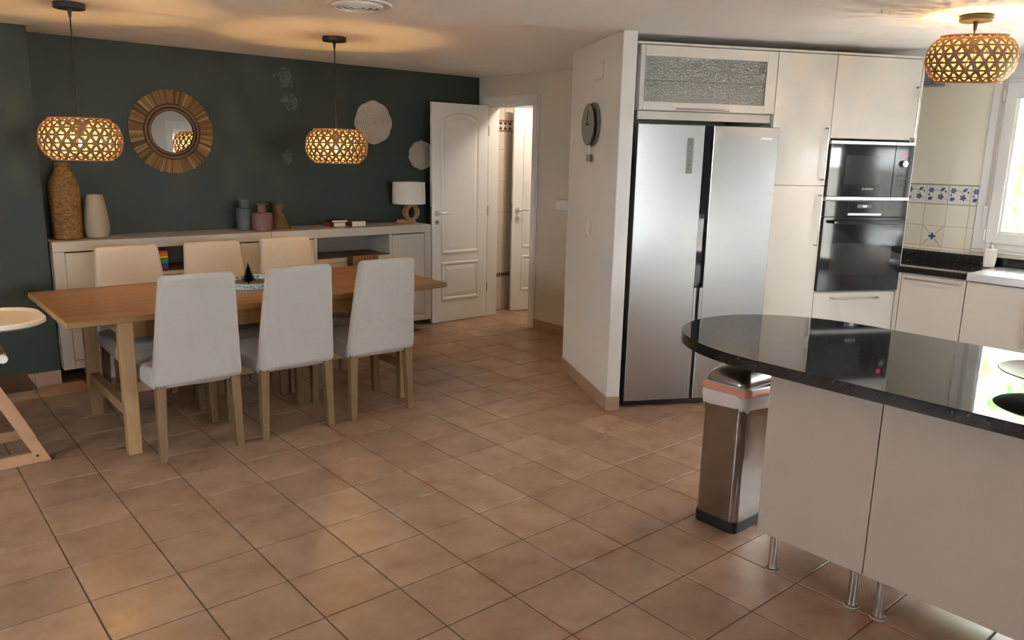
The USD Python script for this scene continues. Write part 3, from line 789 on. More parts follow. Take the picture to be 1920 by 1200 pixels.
# things on the sideboard
ZS = .9605
b = thing('seagrass_vase', 'tall woven seagrass bottle vase at the left end of the sideboard', 'vase', (1.096, 5.885, ZS))
prof = [(0, 0), (.076, 0), (.084, .006), (.089, .2), (.090, .33), (.082, .375), (.062, .425), (.046, .45), (.042, .485), (.046, .502), (.040, .503), (.036, .46), (.0, .45)]
P_ = []
for (ra, za), (rb_, zb) in zip(prof[:-1], prof[1:]):
    n_ = max(1, int(abs(zb - za) / .004))
    for q in range(n_):
        t_ = q / n_; zz_ = za + (zb - za) * t_
        P_.append((ra + (rb_ - ra) * t_ + (.0032 * abs(math.sin(zz_ * PI / .0165)) if ra > .03 else 0), zz_))
P_.append(prof[-1])
m = lathe(P_, 72)
vv = np.array(m.vertices); aa = np.arctan2(vv[:, 1], vv[:, 0]); row = np.floor(vv[:, 2] / .0165)
k_ = 1 + .022 * np.sin(aa * 22 + (row % 2) * PI) * (np.hypot(vv[:, 0], vv[:, 1]) > .035)
vv[:, :2] *= k_[:, None]
part(b, 'body', trimesh.Trimesh(vv, m.faces, process=False), 'seagrass', smooth=True)
def vase(name, label, loc, prof, m, n=44):
    o = thing(name, label, 'vase', loc)
    part(o, 'body', lathe(prof, n), m, smooth=35)
vase('ceramic_vase', 'tapering cream ceramic vase beside the seagrass bottle', (1.274, 5.88, ZS), [(0, 0), (.060, 0), (.070, .006), (.079, .05), (.080, .08), (.074, .16), (.064, .23), (.054, .285), (.052, .292), (.047, .292), (.045, .28), (0, .2)], 'cream_ceramic')
vase('ceramic_bottle', 'blue-grey bottle vase with wide neck, tallest of the three small vases', (2.335, 5.955, ZS), [(0, 0), (.056, 0), (.062, .004), (.062, .160), (.060, .166), (.043, .170), (.042, .173), (.042, .228), (.046, .236), (.040, .237), (.036, .23), (.036, .17), (0, .1)], 'grey_ceramic')
vase('ceramic_bottle', 'dusty pink bottle vase with flared rim, in front of the other small vases', (2.428, 5.845, ZS), [(0, 0), (.072, 0), (.078, .004), (.078, .128), (.075, .134), (.034, .138), (.031, .142), (.031, .188), (.036, .199), (.053, .203), (.053, .207), (.030, .206), (.026, .18), (.026, .14), (0, .1)], 'pink_ceramic')
vase('ceramic_bottle', 'mustard brown vase pinched at the neck behind the pink one', (2.595, 5.93, ZS), [(0, 0), (.096, 0), (.1, .003), (.097, .012), (.052, .122), (.05, .13), (.056, .175), (.06, .2), (.064, .206), (.058, .206), (.05, .17), (.044, .13), (0, .1)], 'mustard_ceramic')
def book(label, loc, rz, w, d, h, cover, name='book'):
    o = thing(name, label, 'book', loc, rz)
    pg_ = part(o, 'pages', box(.004, w - .003, .003, d - .003, .002, h - .002, .001), 'paper')
    part(o, 'cover', cat(box(0, w, 0, d, 0, .002, .0004), box(0, w, 0, d, h - .002, h, .0004), box(0, .003, 0, d, 0, h, .0004)), cover)
book('thick cream-paged book with dark red cover lying nearest the front', (3.175, 5.79, ZS), -.06, .13, .17, .046, 'book_red')
book('orange-red paperback lying flat on the left behind the thick book', (3.035, 5.84, ZS), .12, .12, .16, .034, 'book_red')
book('thin dark book lying on top of the orange-red paperback', (3.035, 5.87, ZS + .0345), -.1, .14, .12, .018, 'book_dark')
# table lamp with rope-ring base
tl = thing('table_lamp', 'small table lamp with white drum shade on a rope-ring base', 'lamp', (3.80, 5.89, ZS))
a = np.linspace(0, 2 * PI, 60, endpoint=False)
def rope(path, r, closed=True):
    return tube(path, r, 12, closed=closed)
part(tl, 'base', rope([(-.03 + .075 * math.cos(t), .06 * math.sin(t), .017) for t in a], .016), 'rope', smooth=True)
part(tl, 'base_disc', cyl(.07, 0, .012, 28), 'rope')
part(tl, 'rope_ring', rope([(.015 + .066 * math.cos(t), -.02 + .03 * math.cos(t), .093 + .062 * math.sin(t)) for t in a], .0135), 'rope', smooth=True)
part(tl, 'rope_ring', rope([(.035 + .062 * math.cos(t), .02 - .02 * math.cos(t), .095 + .065 * math.sin(t)) for t in a], .0135), 'rope', smooth=True)
part(tl, 'stem', tube([(0, 0, .145), (0, 0, .17), (0, 0, .25)], .007, 10), 'steel', smooth=True)
part(tl, 'shade', lathe([(.146, .172), (.148, .172), (.143, .362), (.141, .362), (.146, .172)], 56), 'shade_cloth', smooth=30)
part(tl, 'shade_spider', cat(*[tube([(0, 0, .25), (.142 * math.cos(t), .142 * math.sin(t), .25)], .0015, 6) for t in (0, 2.1, 4.2)]), 'steel')
part(tl, 'bulb', lathe([(0, .23), (.02, .245), (.026, .27), (.018, .30), (0, .312)], 16), 'plastic_white', smooth=True)

# ------------------------------------------------------------------ wall decoration
mi = thing('round_mirror', 'round mirror with a wide raffia fringe frame on the green wall', 'mirror', (1.875, YG, 1.688))
for k_, c_ in enumerate(((0.10, 0.052, 0.018), (0.18, 0.10, 0.037), (0.245, 0.14, 0.055), (0.37, 0.235, 0.105))):
    mat(f'raffia_{k_}', c_, 0.75)
strips, tone, left = [[], [], [], []], 1, 0
for k in range(210):
    if left <= 0:
        tone, left = rng.choices((0, 1, 2, 3), (2, 5, 5, 2))[0], rng.randint(1, 2)
    left -= 1
    a_ = 2 * PI * k / 210 + rng.uniform(-.012, .012)
    r1 = .300 + rng.uniform(-.006, .003)
    w0, w1 = .0034, rng.uniform(.0044, .0068)
    y0 = -.012 - rng.uniform(0, .008)
    pts = [(.19, -w0, y0), (.19, w0, y0), (r1, w1, y0 + .003), (r1, -w1, y0 + .003)]
    ring = [np.array([r_ * math.cos(a_) - s_ * math.sin(a_), y_, r_ * math.sin(a_) + s_ * math.cos(a_)]) for r_, s_, y_ in pts]
    strips[tone].append(trimesh.convex.convex_hull(np.array(ring + [q + np.array([0, .0035, 0]) for q in ring])))
for k_ in range(4):
    part(mi, 'raffia_fringe', cat(*strips[k_]), f'raffia_{k_}', kind='stuff')
part(mi, 'backing', moved(lathe([(.14, -.001), (.285, -.001), (.285, -.010), (.14, -.010)], 60), rx=PI / 2), 'raffia_mid')
def torus(R_, r_, n=72, k=10, y=0.0):
    return tube([(R_ * math.cos(t), y, R_ * math.sin(t)) for t in np.linspace(0, 2 * PI, n, endpoint=False)], r_, k, closed=True)
for R_, r_, m_ in ((.197, .0045, 'raffia_dark'), (.186, .008, 'raffia_mid'), (.176, .0045, 'raffia_dark'), (.160, .0065, 'raffia_mid'), (.152, .004, 'raffia_dark')):
    part(mi, 'binding', torus(R_, r_, y=-.020), m_, smooth=True)
beads = []
for k in range(72):
    t = 2 * PI * k / 72
    beads.append(moved(box(-.0035, .0035, -.006, .004, -.0065, .0065, .002), (.1685 * math.cos(t), -.020, .1685 * math.sin(t)), ry=-t + (.5 if k % 2 else -.5)))
part(mi, 'woven_band', cat(*beads, moved(lathe([(.150, .006), (.180, .006), (.180, .016), (.150, .016)], 60), rx=PI / 2)), 'raffia_dark', kind='stuff')
part(mi, 'glass', moved(cyl(.152, .006, .0145, 64, .0005), rx=PI / 2), 'mirror')

def doily(label, x, z, R_, seed, lobes=9):
    g = np.random.default_rng(seed)
    na, nr = 180, 46
    a = np.linspace(0, 2 * PI, na, endpoint=False)
    V, F = [(0, -.006, 0)], []
    for j in range(1, nr + 1):
        t = j / nr
        edge = 1 + t ** 4 * (.05 * np.abs(np.cos(lobes * a / 2 + seed)) - .03) + .01 * np.sin(3 * a + seed) * t
        r = R_ * t * edge
        k = 24 if t < .3 else (48 if t < .65 else 84)
        y = -.006 - .0028 * np.cos(2 * PI * t * 9) - .0024 * np.cos(k * a + (j // 5) * PI)
        V += list(np.c_[r * np.cos(a), y, r * np.sin(a)])
    for i in range(na):
        F.append((0, 1 + (i + 1) % na, 1 + i))
        for j in range(nr - 1):
            p, q = 1 + j * na, 1 + (j + 1) * na
            F += [(p + i, p + (i + 1) % na, q + (i + 1) % na), (p + i, q + (i + 1) % na, q + i)]
    n0 = len(V)
    V = np.array(V); Vb = V.copy(); Vb[:, 1] = 0
    q = 1 + (nr - 1) * na
    F += [(n0 + f[0], n0 + f[2], n0 + f[1]) for f in list(F)]
    for i in range(na):
        j = (i + 1) % na
        F += [(q + i, q + j, n0 + q + j), (q + i, n0 + q + j, n0 + q + i)]
    m = trimesh.Trimesh(np.vstack([V, Vb]), F, process=False)
    d = thing('crochet_disc', label, 'wall decoration', (x, YG - .001, z), group='crochet discs')
    part(d, 'crochet', m, 'crochet', smooth=40)
    part(d, 'centre', trimesh.Trimesh(*(lambda t_: (t_.vertices, t_.faces))(moved(lathe([(0, .009), (.3 * R_ * .3, .010), (.3 * R_ * .36, .007), (.3 * R_ * .4, .004)], 40), rx=PI / 2)), process=False), 'crochet', smooth=True)
doily('large cream crochet disc high on the green wall', 3.572, 1.825, .181, 3, 8)
doily('small cream crochet disc partly behind the open door', 4.068, 1.556, .130, 5, 10)

def sticker(label, x, z, w, h, seed, n):
    g = np.random.default_rng(seed)
    ps = []
    for k in range(n):
        t = g.uniform(0, 2 * PI); rr = math.sqrt(g.uniform(.03, 1))
        cx_, cz_ = rr * w * .42 * math.cos(t), rr * h * .42 * math.sin(t)
        ps.append(leafp(cx_, cz_, g.uniform(.022, .05), g.uniform(.004, .009), t + PI / 2 + g.uniform(-.7, .7)))
    for k in range(n // 3):
        c0 = g.uniform(-.3, .3, 2) * [w, h]; a0 = g.uniform(0, 6)
        ps.append(stroke([(c0[0] + .03 * math.cos(a0 + u) * (1 - u / 8), c0[1] + .035 * math.sin(a0 + u) * (1 - u / 8)) for u in np.linspace(0, 4.2, 14)], .006))
    ps.append(leafp(g.choice([-1, 1]) * w * .52, g.uniform(-.1, .2) * h, .04, .012, g.uniform(-.5, 1)))
    from shapely import union_all
    U = union_all([p.buffer(0) for p in ps])
    ms = [trimesh.creation.extrude_polygon(q, .0006, engine='earcut') for q in getattr(U, 'geoms', [U])]
    m = upright(cat(*ms))
    single('wall_sticker', moved(m, (x, YG - .0002, z)), 'silver_print', label, 'wall sticker', group='silver wall stickers')
sticker('faint silver ornament sticker, topmost of three on the green wall', 2.772, 2.14, .17, .18, 11, 34)
sticker('faint silver ornament sticker just below the topmost one', 2.818, 1.952, .14, .16, 12, 26)
sticker('faint silver ornament sticker, lowest of three on the green wall', 2.778, 1.522, .08, .13, 14, 16)

# clock and switches on the partition (local: x towards the room end, y into the wall)
pa = math.atan2(-kn[1], -kn[0])
def on_partition(name, label, category, b, z):
    p = kpt(-0.1105, b, z)
    return thing(name, label, category, p, pa)
ck = on_partition('wall_clock', 'round grey-green pendulum clock on the narrow wall beside the fridge', 'clock', .46, 1.777)
def ydisc(prof, n=56):
    return moved(lathe(prof, n), rx=PI / 2)
part(ck, 'case', ydisc([(0, 0), (.130, 0), (.138, .003), (.140, .008), (.139, .014), (.13, .018), (0, .019)]), 'clock_green', smooth=30)
part(ck, 'spacer', ydisc([(.05, .018), (.05, .036), (0, .036)]), 'clock_green', smooth=30)
cf_ = part(ck, 'face', ydisc([(0, .034), (.124, .034), (.129, .037), (.129, .043), (.124, .046), (0, .0465)]), 'clock_face', smooth=30)
part(cf_, 'rim', moved(tube([(.129 * math.cos(t), .129 * math.sin(t), .041) for t in np.linspace(0, 2 * PI, 64, endpoint=False)], .0025, 8, closed=True), rx=PI / 2), 'black_metal', smooth=True)
part(cf_, 'hour_hand', box(-.004, .055, -.0495, -.0475, -.004, .004, .0005), 'black_metal')
part(cf_, 'minute_hand', moved(box(-.003, .085, -.0515, -.0495, -.003, .003, .0005), ry=-1.3), 'black_metal')
part(cf_, 'hub', ydisc([(0, .046), (.008, .046), (.008, .053), (0, .053)], 16), 'black_metal')
for s_ in (-1, 1):
    part(ck, 'pendulum_rod', tube([(s_ * .016, -.026, -.10), (s_ * .016, -.026, -.16), (s_ * .016, -.026, -.19)], 0.0018, 8), 'steel', smooth=True)
    part(ck, 'pendulum_weight', moved(lathe([(0, -.235), (.010, -.234), (.012, -.23), (.012, -.192), (.010, -.188), (0, -.188)], 16), (s_ * .016, -.026, 0)), 'clock_green', smooth=30)
part(ck, 'bracket', box(-.018, .018, -.034, -.018, -.118, -.10, .003), 'chrome')
sw = on_partition('light_switch', 'single white light switch on the narrow wall under the clock', 'switch', .475, 1.110)
sp_ = part(sw, 'plate', box(-.041, .041, -.009, 0, -.041, .041, .003), 'plastic_white'); part(sp_, 'rocker', moved(box(-.027, .027, -.006, .002, -.027, .027, .002), (0, -.009, 0), rx=.07), 'plastic_white')
pl = on_partition('blank_cover_plate', 'plain wall-coloured cover plate high on the narrow wall', 'cover plate', .385, 2.105)
part(pl, 'plate', box(-.075, .075, -.008, 0, -.055, .055, .003), 'white_wall')
hs = thing('double_light_switch', 'double white light switch on the wall right of the doorway', 'switch', (XR, 4.895, 1.158), -PI / 2)
hp_ = part(hs, 'plate', box(-.073, .073, -.009, 0, -.041, .041, .003), 'plastic_white')
for s_ in (-1, 1):
    part(hp_, 'rocker', moved(box(-.028, .028, -.006, .002, -.028, .028, .002), (s_ * .035, -.009, 0), rx=.07), 'plastic_white')

# ------------------------------------------------------------------ dining table
TX_0, TX_1, TY_0, TY_1 = .725, 2.955, 4.125, 5.14
tb = thing('dining_table', 'long birch dining table with trestle legs, surrounded by white chairs', 'table', (0, 0, 0))
for a_, b_ in ((TX_0, 1.4), (1.4, 2.28), (2.28, TX_1)):
    part(tb, 'tabletop', box(a_ + .0005, b_ - .0005, TY_0, TY_1, .708, .74, .003), 'table_birch')
part(tb, 'end_batten', box(TX_0 - .003, TX_0 + .002, TY_0 + .001, TY_1 - .001, .709, .7385, .001), 'birch_end')
part(tb, 'end_batten', box(TX_1 - .002, TX_1 + .003, TY_0 + .001, TY_1 - .001, .709, .7385, .001), 'birch_end')
for y in (TY_0 + .075, TY_1 - .10):
    part(tb, 'apron', box(1.02, 2.61, y, y + .025, .61, .708, .002), 'table_birch')
for x in (.952, 2.60):
    part(tb, 'top_rail', box(x + .01, x + .06, TY_0 + .076, 4.944, .64, .708, .002), 'birch_leg')
    for y, dy in ((TY_0 + .025, .0), (4.945, 0)):
        def taper(v, x=x):
            k = np.clip((v[:, 2]) / .7, 0, 1)
            v[:, 0] = x + .036 + (v[:, 0] - x - .036) * (.92 + .10 * k)
            return v
        m = box(x, x + .072, y, y + .05, 0, .7075, .003); m.vertices = taper(np.array(m.vertices))
        part(tb, 'leg', m, 'birch_leg')
    part(tb, 'foot_rail', box(x + .012, x + .06, TY_0 + .075, 4.945, .20, .26, .002), 'birch_leg')
part(tb, 'stretcher', box(1.0, 2.62, 4.60, 4.645, .20, .26, .002), 'birch_leg')

# ------------------------------------------------------------------ chairs
def chair_proto(label, loc, rz):
    c = thing('dining_chair', label, 'chair', loc, rz, group='slipcovered chairs around the table')
    def bend(v):
        z = v[:, 2]
        k = np.clip((z - .40) / .57, 0, 1)
        v[:, 0] *= (1.0 - .18 * k ** 1.1)
        v[:, 1] += -.085 * k ** 1.25
        thin = 1 - .30 * k
        mid = -.2325 - .085 * k ** 1.25
        v[:, 1] = mid + (v[:, 1] - mid) * thin
        return v
    back = slab(-.222, .222, -.272, -.193, .395, .968, .028, .024, .0035, 1, 7.0, bend)
    part(c, 'backrest', back, 'fabric', smooth=True)
    def seat_shape(v):
        k = np.clip((v[:, 1] + .24) / .5, 0, 1)
        v[:, 0] *= .96 + .06 * k
        z = v[:, 2]
        v[:, 2] = z + np.where(z > .44, .012 * np.cos(v[:, 0] / .25 * PI / 2) * np.sin(PI * k), 0)
        return v
    part(c, 'seat', slab(-.236, .236, -.235, .265, .375, .475, .03, .03, .004, 2, 7.0, seat_shape), 'fabric', smooth=True)
    for s in (-1, 1):
        def legm(x0, y0, x1, y1, w0, w1):
            r0_ = np.array([(x0 - w0, y0 - w0, 0), (x0 + w0, y0 - w0, 0), (x0 + w0, y0 + w0, 0), (x0 - w0, y0 + w0, 0)], float)
            r1_ = np.array([(x1 - w1, y1 - w1, .41), (x1 + w1, y1 - w1, .41), (x1 + w1, y1 + w1, .41), (x1 - w1, y1 + w1, .41)], float)
            q = loft([r0_, r1_]); return q
        part(c, 'leg', legm(s * .198, -.232, s * .188, -.225, .018, .024), 'oak_leg')
        part(c, 'leg', legm(s * .222, .222, s * .215, .222, .018, .024), 'oak_leg')
    return c
ch = chair_proto('white slipcovered chair, nearest the high chair, with its back to the viewer', (1.269, 4.20, 0), .0)
copy_of(ch, (1.806, 4.195, 0), 0.0, 'white slipcovered chair with its back to the viewer, middle of the near row')
copy_of(ch, (2.345, 4.185, 0), 0.0, 'white slipcovered chair with its back to the viewer, near row beside the open floor')
copy_of(ch, (1.285, 4.905, 0), PI, 'white slipcovered chair on the far side of the table, leftmost, below the round mirror')
copy_of(ch, (1.815, 4.905, 0), PI, 'white slipcovered chair on the far side of the table, middle of the far row')
copy_of(ch, (2.325, 4.905, 0), PI, 'white slipcovered chair on the far side of the table, rightmost, under the second pendant')

# tray with a small bottle-brush tree
tr_ = thing('decorative_tray', 'round blue and white fretwork tray in the middle of the table', 'tray', (1.875, 4.70, .7405))
part(tr_, 'base', cyl(.205, 0, .006, 56), 'grey_ceramic')
part(tr_, 'rim', lathe([(.198, .004), (.205, .004), (.206, .032), (.2, .032), (.198, .004)], 64), 'tray_blue', smooth=30)
for z_ in (.006, .034):
    part(tr_, 'edge', tube([(.204 * math.cos(t), .204 * math.sin(t), z_) for t in np.linspace(0, 2 * PI, 64, endpoint=False)], .005, 8, closed=True), 'tray_pale', smooth=True)
xt = thing('bottle_brush_tree', 'tiny dark green bottle-brush tree standing on the tray', 'ornament', (1.832, 4.66, .7475))
part(xt, 'foot', cyl(.022, 0, .008, 20), 'dark_wood')
nd = []
for k in range(3200):
    t = rng.random() ** 1.5
    zc_ = .02 + t * .115; r_ = (.048 * (1 - t) + .003) * rng.uniform(.75, 1.05)
    a_ = rng.uniform(0, 2 * PI)
    e = np.array([r_ * math.cos(a_), r_ * math.sin(a_), zc_ + r_ * .25 + rng.uniform(-.004, .004)])
    o_ = np.array([0, 0, zc_]); s_ = np.array([-math.sin(a_), math.cos(a_), 0]) * .0026
    nd.append(np.array([o_ - s_, o_ + s_, e]))
nd = np.array(nd).reshape(-1, 3)
part(xt, 'needles', trimesh.Trimesh(nd, np.arange(len(nd)).reshape(-1, 3), process=False), 'tree_green', kind='stuff')
part(xt, 'trunk', tube([(0, 0, .005), (0, 0, .07), (0, 0, .14)], [.006, .005, .002], 8), 'tree_green')

# ------------------------------------------------------------------ high chair at the left edge
hc = thing('high_chair', 'beech high chair with white tray at the left edge by the table end', 'high chair', (0, 0, 0))
for y0, y1 in ((4.336, 4.366), (4.745, 4.775)):
    def side(pts):
        m = trimesh.creation.extrude_polygon(sg.Polygon(pts), y1 - y0, engine='earcut')
        v_ = np.array(m.vertices)
        return trimesh.Trimesh(np.c_[v_[:, 0], y1 - v_[:, 2], v_[:, 1]], m.faces, process=False)
    part(hc, 'upright', side([(.634, .001), (.552, .001), (.552, .056), (.225, .80), (.29, .80)]), 'beech')
    part(hc, 'floor_rail', side([(.551, .0), (.551, .056), (.14, .05), (.13, 0)]), 'beech')
    part(hc, 'bolt', moved(cyl(.006, 0, .004, 14), (.575, y0 + .0005, .036), rx=PI / 2), 'black_metal')
part(hc, 'cross_bar', box(.30, .335, 4.366, 4.745, .01, .05, .003), 'beech')
part(hc, 'footrest', prism(rrect(.30, .616, 4.367, 4.744, .03), .352, .370), 'dark_wood', label='dark stained footrest')
part(hc, 'seat_plate', prism(rrect(.16, .50, 4.367, 4.744, .04), .555, .575), 'beech')
part(hc, 'back_rail', box(.235, .255, 4.366, 4.745, .70, .80, .004), 'beech')
part(hc, 'knob', cat(moved(cyl(.022, 0, .022, 24, .004), (.475, 4.336, .558), rx=PI / 2)), 'plastic_white', smooth=30)
part(hc, 'bolt', moved(cyl(.008, 0, .012, 14), (.46, 4.336, .64), rx=PI / 2), 'chrome')
def tray_ring(r, z):
    pts = rrect(.22 + r, .70 - r, 4.31 + r, 4.83 - r, .19 - r * .6, 14)
    return np.array([(x, y, z) for x, y in pts])
part(hc, 'tray', loft([tray_ring(.02, .688), tray_ring(.0, .700), tray_ring(.0, .716), tray_ring(.006, .722), tray_ring(.014, .722), tray_ring(.024, .710), tray_ring(.034, .707)]), 'tray_cream', smooth=50, label='white moulded tray')
for y in (4.40, 4.73):
    part(hc, 'tray_arm', tube([(.26, y, .69), (.27, y, .64), (.30, y, .575)], .012, 10), 'plastic_white', smooth=True)

# ------------------------------------------------------------------ fridge
FW, FH, FD = 0.925, 1.775, 0.62
fr = kthing('fridge', 'large stainless steel side-by-side fridge between the narrow wall and the cabinets', 'fridge', .018, 0.0)
part(fr, 'body', box(.004, FW - .004, .075, FD + .07, .03, FH - .012, .004), 'fridge_side')
part(fr, 'plinth', box(.01, FW - .01, .045, .075, .003, .045, .002), 'black_plastic')
for xa, xb, inner in ((.0, .452, 1), (.468, FW, -1)):
    # door with its inner edge cut back in the upper part for the grip channel
    z_lo = .78
    def col(x0, x1, z0, z1):
        return box(x0, x1, 0, .068, z0, z1, .004)
    cutx = .022
    if inner > 0:
        m = [col(xa, xb - cutx, .045, FH), col(xb - cutx - .003, xb - .002, .045, z_lo)]
    else:
        m = [col(xa + cutx, xb, .045, FH), col(xa + .002, xa + cutx + .003, .045, z_lo)]
    fd_ = part(fr, 'door', cat(*m), 'fridge_steel')
    if inner > 0:
        fl_ = fd_
part(fr, 'grip_channel', cat(box(.428, .492, .030, .066, z_lo, FH - .002, .002)), 'black_glass')
part(fr, 'gap_seal', box(.448, .472, .02, .066, .045, z_lo, .001), 'black_plastic')
part(fl_, 'control_panel', box(.318, .360, -.0015, .002, 1.485, 1.697, .001), 'panel_grey', label='grey control strip')
part(fl_, 'control_marks', cat(*[box(.330, .346, -.0022, -.001, z_, z_ + h_, .0003) for z_, h_ in ((1.675, .004), (1.655, .006), (1.615, .006), (1.60, .004), (1.555, .006), (1.53, .012), (1.51, .004))]), 'fridge_side')
part(fd_, 'logo', moved(upright(meshkit.text_mesh('Hisense', .015, .001, True)), (.802, 0, 1.700)), 'steel_bright')
for x_ in (.01, FW - .09):
    part(fr, 'hinge_cover', box(x_, x_ + .08, .08, .16, FH - .014, FH + .012, .004), 'fridge_side')

# ------------------------------------------------------------------ tall kitchen units
CB, CD = .05, .68           # fronts and backs of the units in b
A0, A1, A2, A3 = .028, .925, 1.332, 1.948
def bar_handle(parent, p0, p1, out=.034, r=.0055, m='steel'):
    """Bow handle on a front facing -y: p0, p1 are (x, z)."""
    (xa, za), (xb, zb) = p0, p1
    path = [(xa, .0, za), (xa, -out + .008, za)]
    d = np.array([xb - xa, zb - za]); n_ = np.linalg.norm(d); d = d / n_
    path += [(xa + d[0] * .008, -out, za + d[1] * .008), (xb - d[0] * .008, -out, zb - d[1] * .008), (xb, -out + .008, zb), (xb, 0, zb)]
    P = []
    for q0, q1 in zip(path[:-1], path[1:]):
        for t in np.linspace(0, 1, 4, endpoint=False):
            P.append(np.array(q0) * (1 - t) + np.array(q1) * t)
    P.append(np.array(path[-1]))
    return part(parent, 'handle', tube(P, r, 10), m, smooth=True)
# glazed cabinet over the fridge
oc = kthing('glazed_wall_cabinet', 'white wall cabinet with pebbled glass lift-up door above the fridge', 'cabinet', A0, CB)
w_ = A1 - A0
part(oc, 'body', cat(box(0, .018, .02, CD - CB, 1.855, 2.23), box(w_ - .018, w_, .02, CD - CB, 1.855, 2.23), box(.018, w_ - .018, .02, CD - CB, 1.855, 1.873), box(.018, w_ - .018, .02, CD - CB, 2.212, 2.23), box(.018, w_ - .018, CD - CB - .01, CD - CB, 1.873, 2.212)), 'gloss_white')
part(oc, 'shelf', box(.02, w_ - .02, .05, CD - CB - .02, 2.030, 2.036, .001), 'pane', label='clear glass shelf')
part(oc, 'shelf_edge', box(.02, w_ - .02, .046, .052, 2.029, 2.037, .001), 'fridge_side', label='dark front edge of the glass shelf')
dr = part(oc, 'door_frame', cat(box(.002, .03, 0, .02, 1.857, 2.228), box(w_ - .072, w_ - .002, 0, .02, 1.857, 2.228), box(.03, w_ - .072, 0, .02, 2.165, 2.228), box(.03, w_ - .072, 0, .02, 1.857, 1.905)), 'gloss_white')
part(dr, 'pane', box(.028, w_ - .07, .007, .012, 1.902, 2.168, 0), 'pebbled_glass')
bar_handle(dr, (.245, 1.868), (.585, 1.868), .024)
part(oc, 'lift_hinge', box(w_ - .085, w_ - .06, .022, .08, 2.10, 2.15, .003), 'fridge_side')
part(oc, 'filler_panel', box(.012, w_ - .002, .035, .053, 1.803, 1.853), 'gloss_white')
part(oc, 'cover_strip', box(-.02, w_, .004, .06, 2.232, 2.247, .002), 'gloss_white')
# pantry unit
pc = kthing('pantry_cabinet', 'tall narrow white pantry cabinet between the fridge and the ovens', 'cabinet', A1, CB)
w_ = A2 - A1
part(pc, 'body', box(.001, w_ - .001, .02, CD - CB, .10, 2.23), 'gloss_white')
part(pc, 'cover_strip', box(0, w_, .004, .06, 2.232, 2.247, .002), 'gloss_white')
part(pc, 'plinth', box(0, w_, .06, .08, 0, .10), 'gloss_white')
for z0, z1, h0, h1 in ((1.424, 2.228, 1.462, 1.782), (.103, 1.42, 1.040, 1.362)):
    d_ = part(pc, 'door', box(.0015, w_ - .0015, 0, .02, z0, z1), 'gloss_white')
    bar_handle(d_, (w_ - .036, h0), (w_ - .036, h1))
# oven housing
oh = kthing('oven_housing_cabinet', 'tall white cabinet housing the built-in microwave and oven', 'cabinet', A2, CB)
w_ = A3 - A2
part(oh, 'body', cat(box(.0, .018, .02, CD - CB, .10, 2.23), box(w_ - .018, w_, .02, CD - CB, .10, 2.23), box(.018, w_ - .018, .02, CD - CB, 1.722, 2.23), box(.018, w_ - .018, .02, CD - CB, 1.315, 1.332), box(.018, w_ - .018, .02, CD - CB, .10, .728)), 'gloss_white')
part(oh, 'cover_strip', box(0, w_ + .02, .004, .06, 2.232, 2.247, .002), 'gloss_white')
part(oh, 'plinth', box(0, w_, .06, .08, 0, .10), 'gloss_white')
d_ = part(oh, 'door', box(.0015, w_ - .0015, 0, .02, 1.724, 2.228), 'gloss_white')
bar_handle(d_, (w_ - .028, 1.733), (w_ - .028, 2.055))
d_ = part(oh, 'drawer', box(.0015, w_ - .0015, 0, .02, .435, .724), 'gloss_white')
bar_handle(d_, (.125, .686), (.475, .686))
part(oh, 'drawer', box(.0015, w_ - .0015, 0, .02, .103, .432), 'gloss_white')
part(oh, 'side_panel', box(w_ + .002, w_ + .018, -.002, CD - CB, 0, 2.23), 'gloss_white')
# microwave
mw = kthing('microwave', 'built-in black glass microwave above the oven', 'microwave', A2, CB - .002, 1.335)
part(mw, 'body', box(.02, w_ - .02, .02, .40, .004, .38), 'black_plastic')
mg_ = part(mw, 'front_glass', box(.002, .4745, -.018, .018, .022, .352, .002), 'black_glass')
mc_ = part(mw, 'control_glass', box(.4765, w_ - .002, -.018, .018, .022, .352, .002), 'black_glass')
part(mw, 'trim', cat(box(.002, .4745, -.020, .018, .353, .374, .001), box(.4765, w_ - .002, -.020, .018, .353, .374, .001)), 'steel_bright')
part(mw, 'trim', cat(box(.002, .4745, -.020, .018, .000, .0205, .001), box(.4765, w_ - .002, -.020, .018, .0, .0205, .001)), 'steel_bright')
part(mg_, 'door_window', box(.12, .385, -.0186, -.0175, .10, .285, .0003), 'oven_window')
part(mc_, 'knob', moved(cyl(.0215, 0, .022, 30, .003), (.544, -.018, .236), rx=PI / 2), 'chrome', smooth=30)
part(mc_, 'display_digits', moved(upright(meshkit.text_mesh('0:00', .011, .0006, True)), (.528, -.018, .294)), 'red_digits')
part(mc_, 'touch_marks', cat(*[box(.505 + .03 * i, .515 + .03 * i, -.0186, -.0178, .155 - .03 * j, .160 - .03 * j, .0002) for i in range(3) for j in range(3)]), 'fridge_side')
def logo(parent, x, z, h):
    part(parent, 'emblem', cat(moved(tube([(h * .62 * math.cos(t), h * .62 * math.sin(t), 0) for t in np.linspace(0, 2 * PI, 30, endpoint=False)], h * .09, 6, closed=True), (x, -.0182, z + h / 2), rx=PI / 2),
         box(x - h * .3, x - h * .18, -.0188, -.0178, z + .1 * h, z + .9 * h, .0001), box(x + h * .18, x + h * .3, -.0188, -.0178, z + .1 * h, z + .9 * h, .0001), box(x - h * .2, x + h * .2, -.0188, -.0178, z + .43 * h, z + .57 * h, .0001)), 'board_grey')
    part(parent, 'lettering', moved(upright(meshkit.text_mesh('BOSCH', h, .0008, True)), (x + h * 1.0, -.0178, z)), 'board_grey')
logo(mg_, .265, .066, .0125)
